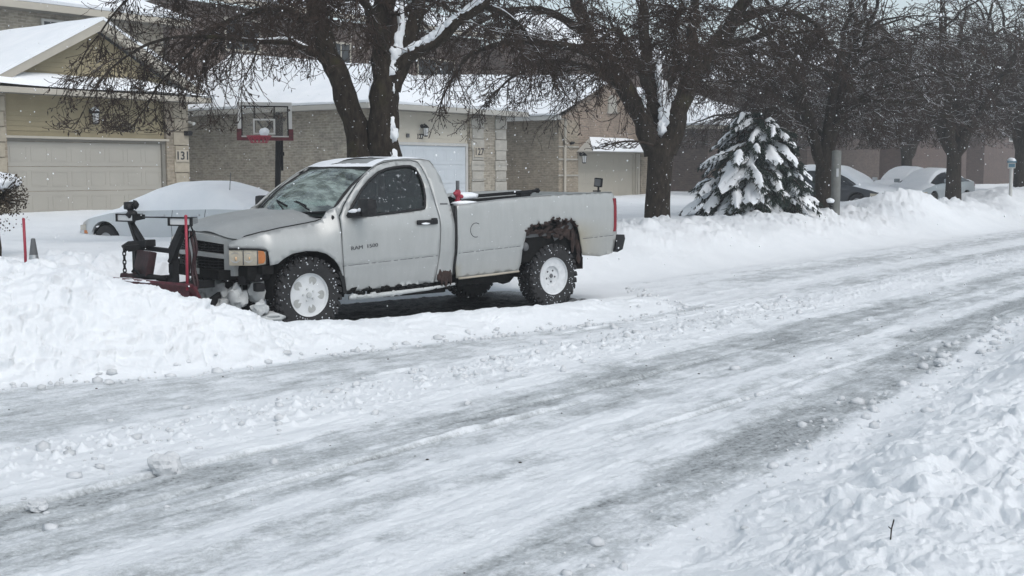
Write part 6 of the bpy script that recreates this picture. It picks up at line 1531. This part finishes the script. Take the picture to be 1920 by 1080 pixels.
    for sg in (-1, 1):
        z_ = interp_prof(beltP, .12)
        hl = MB(); hl.grid(lambda s, t: (.02 + .34 * s, sg * (side(.02 + .34 * s, .80)[1] + .012), z_ - .13 + .03 * s + .10 * t), 8, 4); hl.build('headlight', M['lens'], o, smooth=True)
        tl = MB(); tl.grid(lambda s, t: (L - .28 + .27 * s, sg * (side(L - .28 + .27 * s, .8)[1] + .012), interp_prof(beltP, L - .2) - .16 + .12 * t), 6, 4); tl.build('tail_light', M['red_lens'], o, smooth=True)
        mk = MB(); mk.bx(.30, .46, sg * (bw(.4) * .96), sg * (bw(.4) * .96 + .02), .47, .53); mk.build('side_marker', M['amber'], o)
        mi = MB(); mx = x0 + .62; zz = interp_prof(beltP, mx) + .08
        mi.box((mx, sg * (wid + .08), zz + .02), (.10, .20, .14), None, 0, .035); mi.build('mirror', M['black_plastic'] if not glass else paint, o, smooth=40)
        if detail:
            dl = MB()
            for xd in (x0 + .55, x0 + 1.55, x0 + 2.35):
                dl.tube([(xd + .02 * math.sin(k * 2), sg * (side(xd, k)[1] + .001), side(xd, k)[0]) for k in np.linspace(.15, 1, 8)], .005, 4)
            dl.build('door_gap', M['black_plastic'], o)
            dh = MB()
            for xd in (x0 + 1.30, x0 + 2.15): dh.box((xd, sg * (side(xd, .85)[1] + .016), side(xd, .88)[0]), (.20, .03, .035), None, 0, .012)
            dh.build('door_handle', paint, o, smooth=40)
    return o
BELT = [(0, .58), (.15, .70), (.4, .78), (1.0, .90), (1.5, .95), (2.5, .985), (3.6, 1.02), (4.3, 1.02), (4.6, .98)]
ROOF = [(1.05, .93), (1.4, 1.13), (1.8, 1.33), (2.2, 1.44), (2.6, 1.475), (3.0, 1.46), (3.4, 1.38), (3.8, 1.25), (4.2, 1.08), (4.3, 1.03)]
c1 = make_car('parked_car', 'pale silver car buried under a smooth dome of snow in the driveway', (-7.78, 23.0, .12), math.radians(-31), car_paint('pale_silver_paint', (.56, .585, .60)), 4.7, [(a_, b_ * .95) for a_, b_ in BELT], [(a_, b_ * .93) for a_, b_ in ROOF], snow_t=.11)
an = MB(); an.tube([(3.62, -.45, 1.28), (3.66, -.46, 1.60)], .007, 5); an.build('antenna', M['gray_plastic'], c1)

# distant parked cars, half hidden by the far bank
def rot_from(px_nose, t): return None
c2 = make_car('parked_car', 'dark snow covered car behind the post, its nose toward the street', tuple(W(40.6, 15.0, .30)), SA + math.radians(78), car_paint('dark_navy_paint', (.03, .034, .042)), 4.5, BELT, [(1.0, .93), (1.5, 1.25), (2.0, 1.5), (2.6, 1.56), (3.6, 1.55), (4.3, 1.45), (4.5, 1.0)], glass=True, detail=False, snow_t=.14, group='cars parked beyond the far bank')
c3 = make_car('parked_car', 'pale sedan with dark side windows and snowy roof in front of the reddish house', tuple(W(42.1, 15.3, .33)), SA - math.radians(6), car_paint('pale_sedan_paint', (.36, .40, .42)), 4.6, BELT, ROOF, glass=True, detail=False, snow_t=.09, group='cars parked beyond the far bank')
c4 = make_car('parked_car', 'white snow covered sedan partly hidden behind the pale sedan', tuple(W(45.4, 17.2, .36)), SA, car_paint('white_car_paint', (.6, .63, .65)), 4.6, BELT, ROOF, glass=True, detail=False, snow_t=.14, group='cars parked beyond the far bank')

# ------------------------------------------------------------------ basketball hoop
M['acrylic'] = glass_mat('clear_acrylic', (0.86, 0.87, 0.87), 0.6, 0.0)
B0 = Vector((-4.32, 22.0, .5))
t = thing('basketball_hoop', 'basketball hoop with clear backboard and faded red trim on a black pole', 'basketball hoop', B0, math.radians(14))
bx0, bx1, bz0, bz1 = -.70, .26, 2.47 - .5, 3.01 - .5 + 0.0
bz0, bz1 = 1.79, 2.475
mb = MB(); mb.tube([(-.02, 0, -.3), (-.01, 0, .6), (.03, 0, 1.85), (.03, 0, 2.20)], .055, 10); mb.tube([(.09, .02, 1.25), (.10, .02, 2.30)], .022, 8)
mb.blob((.03, 0, 2.25), (.07, .07, .07), 1, .2, 2); mb.bar((.05, 0, 2.25), (.16, .02, 2.18), .05, .05); mb.bar((.03, .0, 1.55), (.13, 0, 1.56), .07, .07); mb.bar((-.02, 0, .9), (.05, 0, .9), .13, .08)
mb.build('pole', M['black'], t, smooth=40)
mb = MB()
for x in (-.40, -.05): mb.bar((x, -.30, bz1 - .06), (x, -.24, 1.95), .03, .035)
for a, b2 in (((.0, -.02, 2.2), (-.22, -.26, 1.9)), ((.0, -.02, 1.95), (-.22, -.26, 2.2)), ((.03, -.02, 2.2), (-.05, -.27, 2.2)), ((.03, -.02, 1.9), (-.05, -.27, 1.9)), ((-.38, -.27, 2.2), (-.2, -.27, 1.92)), ((-.06, -.27, 2.2), (-.24, -.27, 1.92))): mb.bar(a, b2, .028, .028)
mb.build('arm', M['black'], t)
mb = MB(); w = .062
for x in (bx0, bx1 - w): mb.bx(x, x + w, -.36, -.32, bz0 + .21, bz1)
mb.bx(bx0 + w, bx1 - w, -.36, -.32, bz1 - w, bz1); mb.bx(bx0 + w, bx1 - w, -.352, -.33, bz0 + .062, bz0 + .085)
sx0, sx1, sz0, sz1 = -.43, -.04, 1.90, 2.18
for a in ((sx0, sx1, sz1 - .03, sz1), (sx0, sx1, sz0, sz0 + .03), (sx0, sx0 + .03, sz0 + .03, sz1 - .03), (sx1 - .03, sx1, sz0 + .03, sz1 - .03)): mb.bx(a[0], a[1], -.352, -.33, a[2], a[3])
mb.build('backboard_frame', M['white_frame'], t)
mb = MB()
for x in (bx0 + w, bx1 - w - .022): mb.bx(x, x + .022, -.358, -.322, bz0 + .09, bz1 - w - .023)
mb.bx(bx0 + w, bx1 - w, -.358, -.322, bz1 - w - .022, bz1 - w - .001); mb.build('inner_frame', M['black'], t)
mb = MB()
for x in (bx0 - .02, bx1 - w): mb.bx(x, x + w + .02, -.365, -.315, bz0, bz0 + .207)
mb.bx(bx0 + w, bx1 - w, -.365, -.315, bz0, bz0 + .06); mb.build('padding', M['red_paint'], t)
mb = MB(); mb.bx(bx0 + w, bx1 - w, -.346, -.338, bz0 + .06, bz1 - w); mb.build('backboard', M['acrylic'], t)
mb = MB(); cx, cy, cz = -.34, -.62, 1.86
mb.tube([(cx + .21 * math.cos(a), cy + .21 * math.sin(a), cz) for a in np.linspace(0, 2 * math.pi, 29)], .012, 6, caps=False); mb.bx(cx - .09, cx + .09, -.44, -.366, cz - .05, cz + .02)
rm_ = mb.build('rim', M['pink_red'], t, smooth=40)
mb = MB()
for k in range(14):
    a = 2 * math.pi * k / 14
    for sg in (-1, 1): mb.tube([(cx + (.21 - .07 * i / 3) * math.cos(a + sg * .12 * i), cy + (.21 - .07 * i / 3) * math.sin(a + sg * .12 * i), cz - .04 * i) for i in range(4)], .006, 4)
mb.build('net', M['pink_red'], rm_)
mb = MB(); mb.blob((cx + .10, -.46, cz + .08), (.09, .08, .075), 3, .2, 3); mb.build('snow_cap', M['snow_smooth'], t, smooth=True)

# ------------------------------------------------------------------ driveway marker, cone, shrub
t = thing('driveway_marker', 'thin red driveway stake standing in the snow beside the gray cone', 'marker', (-5.54, 13.5, .62), 0)
mb = MB(); mb.tube([(0, 0, -.2), (.005, 0, .2), (0, 0, .58)], .017, 8); mb.blob((0, 0, .58), (.018, .018, .018), 1, .05, 2); mb.build('stake', M['pink_red'], t, smooth=True)
t = thing('traffic_cone', 'small gray cone half sunk in the snow near the red stake', 'cone', (-5.32, 13.2, .60), 0)
mb = MB(); mb.lathe([(.075, 0), (.068, .06), (.022, .40), (.0, .405)], (0, 0, 0), 'z', 18); mb.bx(-.11, .11, -.11, .11, -.04, -.005, 0, .008); mb.build('cone_body', M['gray_plastic'], t, smooth=35)
mb = MB(); mb.lathe([(.061, .12), (.047, .22)], (0, 0, 0), 'z', 18); mb.build('reflective_band', M['chrome'], t, smooth=True)
rg = random.Random(4)
t = thing('shrub', 'bushy round topped shrub on a thin stem, capped with snow', 'shrub', (-6.52, 15.0, .58), 0)
mb = MB(); mb.tube([(0.0, 0, -.2), (.03, 0, .2), (-.01, 0, .55), (.02, 0, .8)], [.05, .045, .05, .04], 8)
for k in range(60):
    a = rg.uniform(0, 6.28); e = rg.uniform(-.5, .9); r_ = rg.uniform(.25, .42); mb.tube([(0, 0, .72), (math.cos(a) * r_ * .5, math.sin(a) * r_ * .5, .82 + e * .12), (math.cos(a) * r_, math.sin(a) * r_, .86 + e * .28)], [.012, .008, .004], 4)
mb.build('stem', M['bark'], t, smooth=True)
V, F = [], []
for k in range(2600):
    a = rg.uniform(0, 6.28); e = rg.uniform(-.9, 1); r_ = (rg.random() ** .4) * .36 * (1 + .2 * math.sin(a * 3)); p = Vector((math.cos(a) * r_ * math.sqrt(1 - e * e * .6), math.sin(a) * r_ * math.sqrt(1 - e * e * .6), .86 + e * .27 - (.22 if rg.random() < .12 else 0)))
    d = Vector((rg.uniform(-1, 1), rg.uniform(-1, 1), rg.uniform(-1, 1))).normalized() * rg.uniform(.02, .045); w_ = d.cross(Vector((rg.uniform(-1, 1), rg.uniform(-1, 1), rg.uniform(-1, 1)))).normalized() * .012
    o = len(V); V += [p - d * .5, p + w_, p + d * .5, p - w_]; F.append((o, o + 1, o + 2, o + 3))
M['shrub_leaf'] = simple('dry_shrub_leaf', (.055, .042, .03), .9, 0, .5, 8, spec=.2)
np_mesh('crown', np.array([tuple(v) for v in V]), np.array(F), M['shrub_leaf'], t, False)
mb = MB()
for k in range(9): a = k * .7; mb.blob((.17 * math.cos(a) * (k > 0), .17 * math.sin(a) * (k > 0), 1.08 - .04 * (k % 3)), (.15, .15, .07 + .02 * (k % 2)), k + 1, .4, 3)
mb.build('snow_cap', M['snow'], t, smooth=True)

# ------------------------------------------------------------------ post, path light, street sign
M['post'] = simple('weathered_gray_post', (.17, .175, .165), .9, 0, .2, 4, .3, 30)
t = thing('utility_post', 'weathered gray post standing in the snow beside a dark tree', 'post', (8.14, 30.0, .70), 0)
mb = MB(); mb.tube([(0, 0, -.3), (0, 0, 1.50)], .115, 14); mb.lathe([(.122, 1.50), (.122, 1.54), (.0, 1.57)], (0, 0, 0), 'z', 14); mb.build('shaft', M['post'], t, smooth=40)
mb = MB(); mb.bx(-.03, .03, -.128, -.112, .9, 1.1); mb.build('tag', M['chrome'], t)
t = thing('path_light', 'small dark louvred path light capped with snow beside the gray post', 'lamp', (7.93, 29.7, .70), 0)
mb = MB()
for k in range(4): mb.lathe([(.035, .02 + .065 * k), (.085, .035 + .065 * k), (.085, .05 + .065 * k), (.035, .055 + .065 * k)], (0, 0, 0), 'z', 12)
mb.tube([(0, 0, -.2), (0, 0, .26)], .03, 8); mb.build('louvre_body', M['black'], t, smooth=35)
mb = MB(); mb.blob((0, 0, .30), (.10, .10, .075), 4, .2, 2); mb.build('snow_cap', M['snow_smooth'], t, smooth=True)
t = thing('street_sign', 'small blue topped white box on a pale post at the far snow bank', 'sign', (17.55, 42.0, 1.05), -.3)
mb = MB(); mb.tube([(0, 0, -.3), (0, 0, .78)], .06, 10); mb.build('post', M['white_frame'], t, smooth=40)
mb = MB(); mb.bx(-.12, .12, -.10, .10, .78, .98, 0, .01); mb.build('box', M['white_frame'], t)
M['sign_blue'] = simple('faded_blue_paint', (.06, .16, .22), .6, 0, .1)
mb = MB(); mb.bx(-.15, .15, -.13, .13, .983, 1.03, 0, .008); mb.bx(-.10, .10, -.108, -.1005, .82, .94); mb.build('blue_panel', M['sign_blue'], t)
mb = MB(); mb.blob((0, 0, 1.07), (.14, .13, .085), 2, .3, 2); mb.build('snow_cap', M['snow_smooth'], t, smooth=True)
# weeds poking through the snow
t = thing('weed_clump', 'thin dry weed stems poking out of the snow below the spruce', 'weeds', (6.75, 28.8, .66), 0)
mb = MB()
for k in range(16):
    x, y = rg.uniform(-.25, .25), rg.uniform(-.15, .15); mb.tube([(x, y, -.1), (x + rg.uniform(-.05, .05), y, .18), (x + rg.uniform(-.14, .14), y + rg.uniform(-.1, .1), rg.uniform(.25, .4))], .006, 4)
mb.build('stems', M['twig'], t)

# ------------------------------------------------------------------ loose snow: one big chunk, other chunks, clods, falling flakes
def chunk(name, label, u, v, d, seed):
    p = W(u, v); t_ = thing(name, label, 'snow chunk', (p.x, p.y, gz(u, v)), seed, None)
    mb = MB(); mb.blob((0, 0, d[2] * .85), d, seed, .5, 3, freq=1.3); mb.build('lump', M['snow_dirty'], t_, smooth=False)
    return t_
M['snow_dirty'] = snow_material('gray_broken_snow', (.60, .62, .635), (.76, .78, .80), .6)
q = W(0, 0)
def uv(px, py):                                            # point on the street plane (street coordinates) from metres
    return (px * math.cos(SA) + py * math.sin(SA), -px * math.sin(SA) + py * math.cos(SA))
a_ = uv(-2.01, 6.74); chunk('snow_chunk', 'gray angular snow chunk lying alone on the packed road near the crumbly ridge', a_[0], a_[1], (.085, .07, .075), 3)
a_ = uv(-2.44, 5.98); chunk('snow_chunk', 'small flat snow chunk lying in the worn wheel track nearest the frame edge', a_[0], a_[1], (.06, .05, .032), 8)
a_ = uv(3.85, 10.55); chunk('snow_chunk', 'small white snow lump on gray ice beside the near corner bank', a_[0], a_[1], (.06, .05, .04), 12)
rg = random.Random(77); mb = MB(); cnt = 0
pts_u = []
for k in range(900):                                       # clods along the foot of the banks and on the ridge in the road
    m_ = rg.random()
    u_ = rg.uniform(2.5, 15)
    if m_ < .40: v_ = float(far_foot(np.array(u_))) + rg.uniform(-.25, .15)
    elif m_ < .62: v_ = float(near_edge(np.array(u_))) + rg.gauss(0, .18) + .05
    elif m_ < .94: v_ = rg.gauss(6.5, .33)
    else: v_ = rg.uniform(3.5, 8)
    pts_u.append((u_, v_))
U_ = np.array(pts_u); X_ = U_[:, 0] * math.cos(SA) - U_[:, 1] * math.sin(SA); Y_ = U_[:, 0] * math.sin(SA) + U_[:, 1] * math.cos(SA)
Z_ = height(X_, Y_)[0]
for k in range(len(pts_u)):
    s_ = .010 + .034 * rg.random() ** 3.5
    mb.blob((X_[k], Y_[k], Z_[k] + s_ * .3), (s_ * rg.uniform(.8, 1.6), s_ * rg.uniform(.8, 1.4), s_ * rg.uniform(.6, 1)), rg.random() * 90, .5, 1, rot=Matrix.Rotation(rg.uniform(0, 6.28), 3, 'Z'))
o = mb.build('snow_clods', M['snow_dirty'], None, smooth=True, fixn=False); o['kind'] = 'stuff'; o['label'] = 'small broken snow clods scattered on the road and bank feet'
mb = MB(); rg = random.Random(15)                          # dark grit and bits of bark on the road
for k in range(150):
    u_ = rg.uniform(2.5, 14); v_ = rg.uniform(3, 8.5); p = W(u_, v_); pts_u[k] = (u_, v_)
U_ = np.array(pts_u[:150]); X_ = U_[:, 0] * math.cos(SA) - U_[:, 1] * math.sin(SA); Y_ = U_[:, 0] * math.sin(SA) + U_[:, 1] * math.cos(SA); Z_ = height(X_, Y_)[0]
for k in range(60):
    s_ = .003 + .006 * rg.random() ** 2; mb.blob((X_[k], Y_[k], Z_[k] + s_ * .4), (s_ * 1.5, s_, s_ * .7), k, .4, 1)
o = mb.build('road_grit', M['bark'], None, smooth=False, fixn=False); o['kind'] = 'stuff'; o['label'] = 'dark grit scattered over the icy road'
t = thing('twig', 'short dark twig lying on the near corner snow bank', 'twig', (*W(4.6, 1.66)[:2], gz(4.6, 1.66) + .01), .6)
mb = MB(); mb.tube([(-.01, 0, -.02), (.0, .005, .02), (.008, .0, .06)], .003, 5); mb.tube([(0, .005, .02), (-.012, .01, .032)], .002, 4); mb.build('stick', M['bark'], t)
# falling flakes
rgn = np.random.default_rng(12)
bm = bmesh.new(); bmesh.ops.create_icosphere(bm, subdivisions=1, radius=1); bm.verts.index_update()
iv = np.array([tuple(v.co) for v in bm.verts]); iF = np.array([[v.index for v in f.verts] for f in bm.faces]); bm.free()
n = 3600
d = 7 + 38 * rgn.random(n) ** .7; a = np.radians(rgn.uniform(-30, 30, n)); P = np.stack([d * np.sin(a), d * np.cos(a), rgn.uniform(.1, 1, n) * (1.2 + d * .35)], 1)
r = rgn.uniform(.0022, .0060, n) * (1 + d / 26); st = rgn.uniform(.8, 1.5, n)
sc = np.stack([r, r, r * st], 1)
V = (P[:, None, :] + iv[None] * sc[:, None, :]).reshape(-1, 3); F = (iF[None] + (np.arange(n) * len(iv))[:, None, None]).reshape(-1, 3)
M['flake'] = simple('snowflake', (.85, .87, .89), .9, 0, .02)
o = np_mesh('falling_snow', V, F, M['flake']); o['kind'] = 'stuff'; o['label'] = 'falling snowflakes in the air over the street'
# ------------------------------------------------------------------ air full of fine snow
mb = MB(); mb.bx(-440, 440, -440, 440, -1.6, 17.0)
hz = mb.build('haze', [bpy.data.materials.new('snowy_air')]); hz['kind'] = 'stuff'; hz['label'] = 'pale snowy air over the street'
m = hz.data.materials[0]; m.use_nodes = True; n, l = m.node_tree.nodes, m.node_tree.links
for q in list(n):
    if q.type != 'OUTPUT_MATERIAL': n.remove(q)
pv = n.new('ShaderNodeVolumePrincipled'); pv.inputs['Color'].default_value = (.93, .95, .97, 1); pv.inputs['Density'].default_value = 0.0015; pv.inputs['Anisotropy'].default_value = 0.2
l.new(pv.outputs[0], [q for q in n if q.type == 'OUTPUT_MATERIAL'][0].inputs['Volume'])
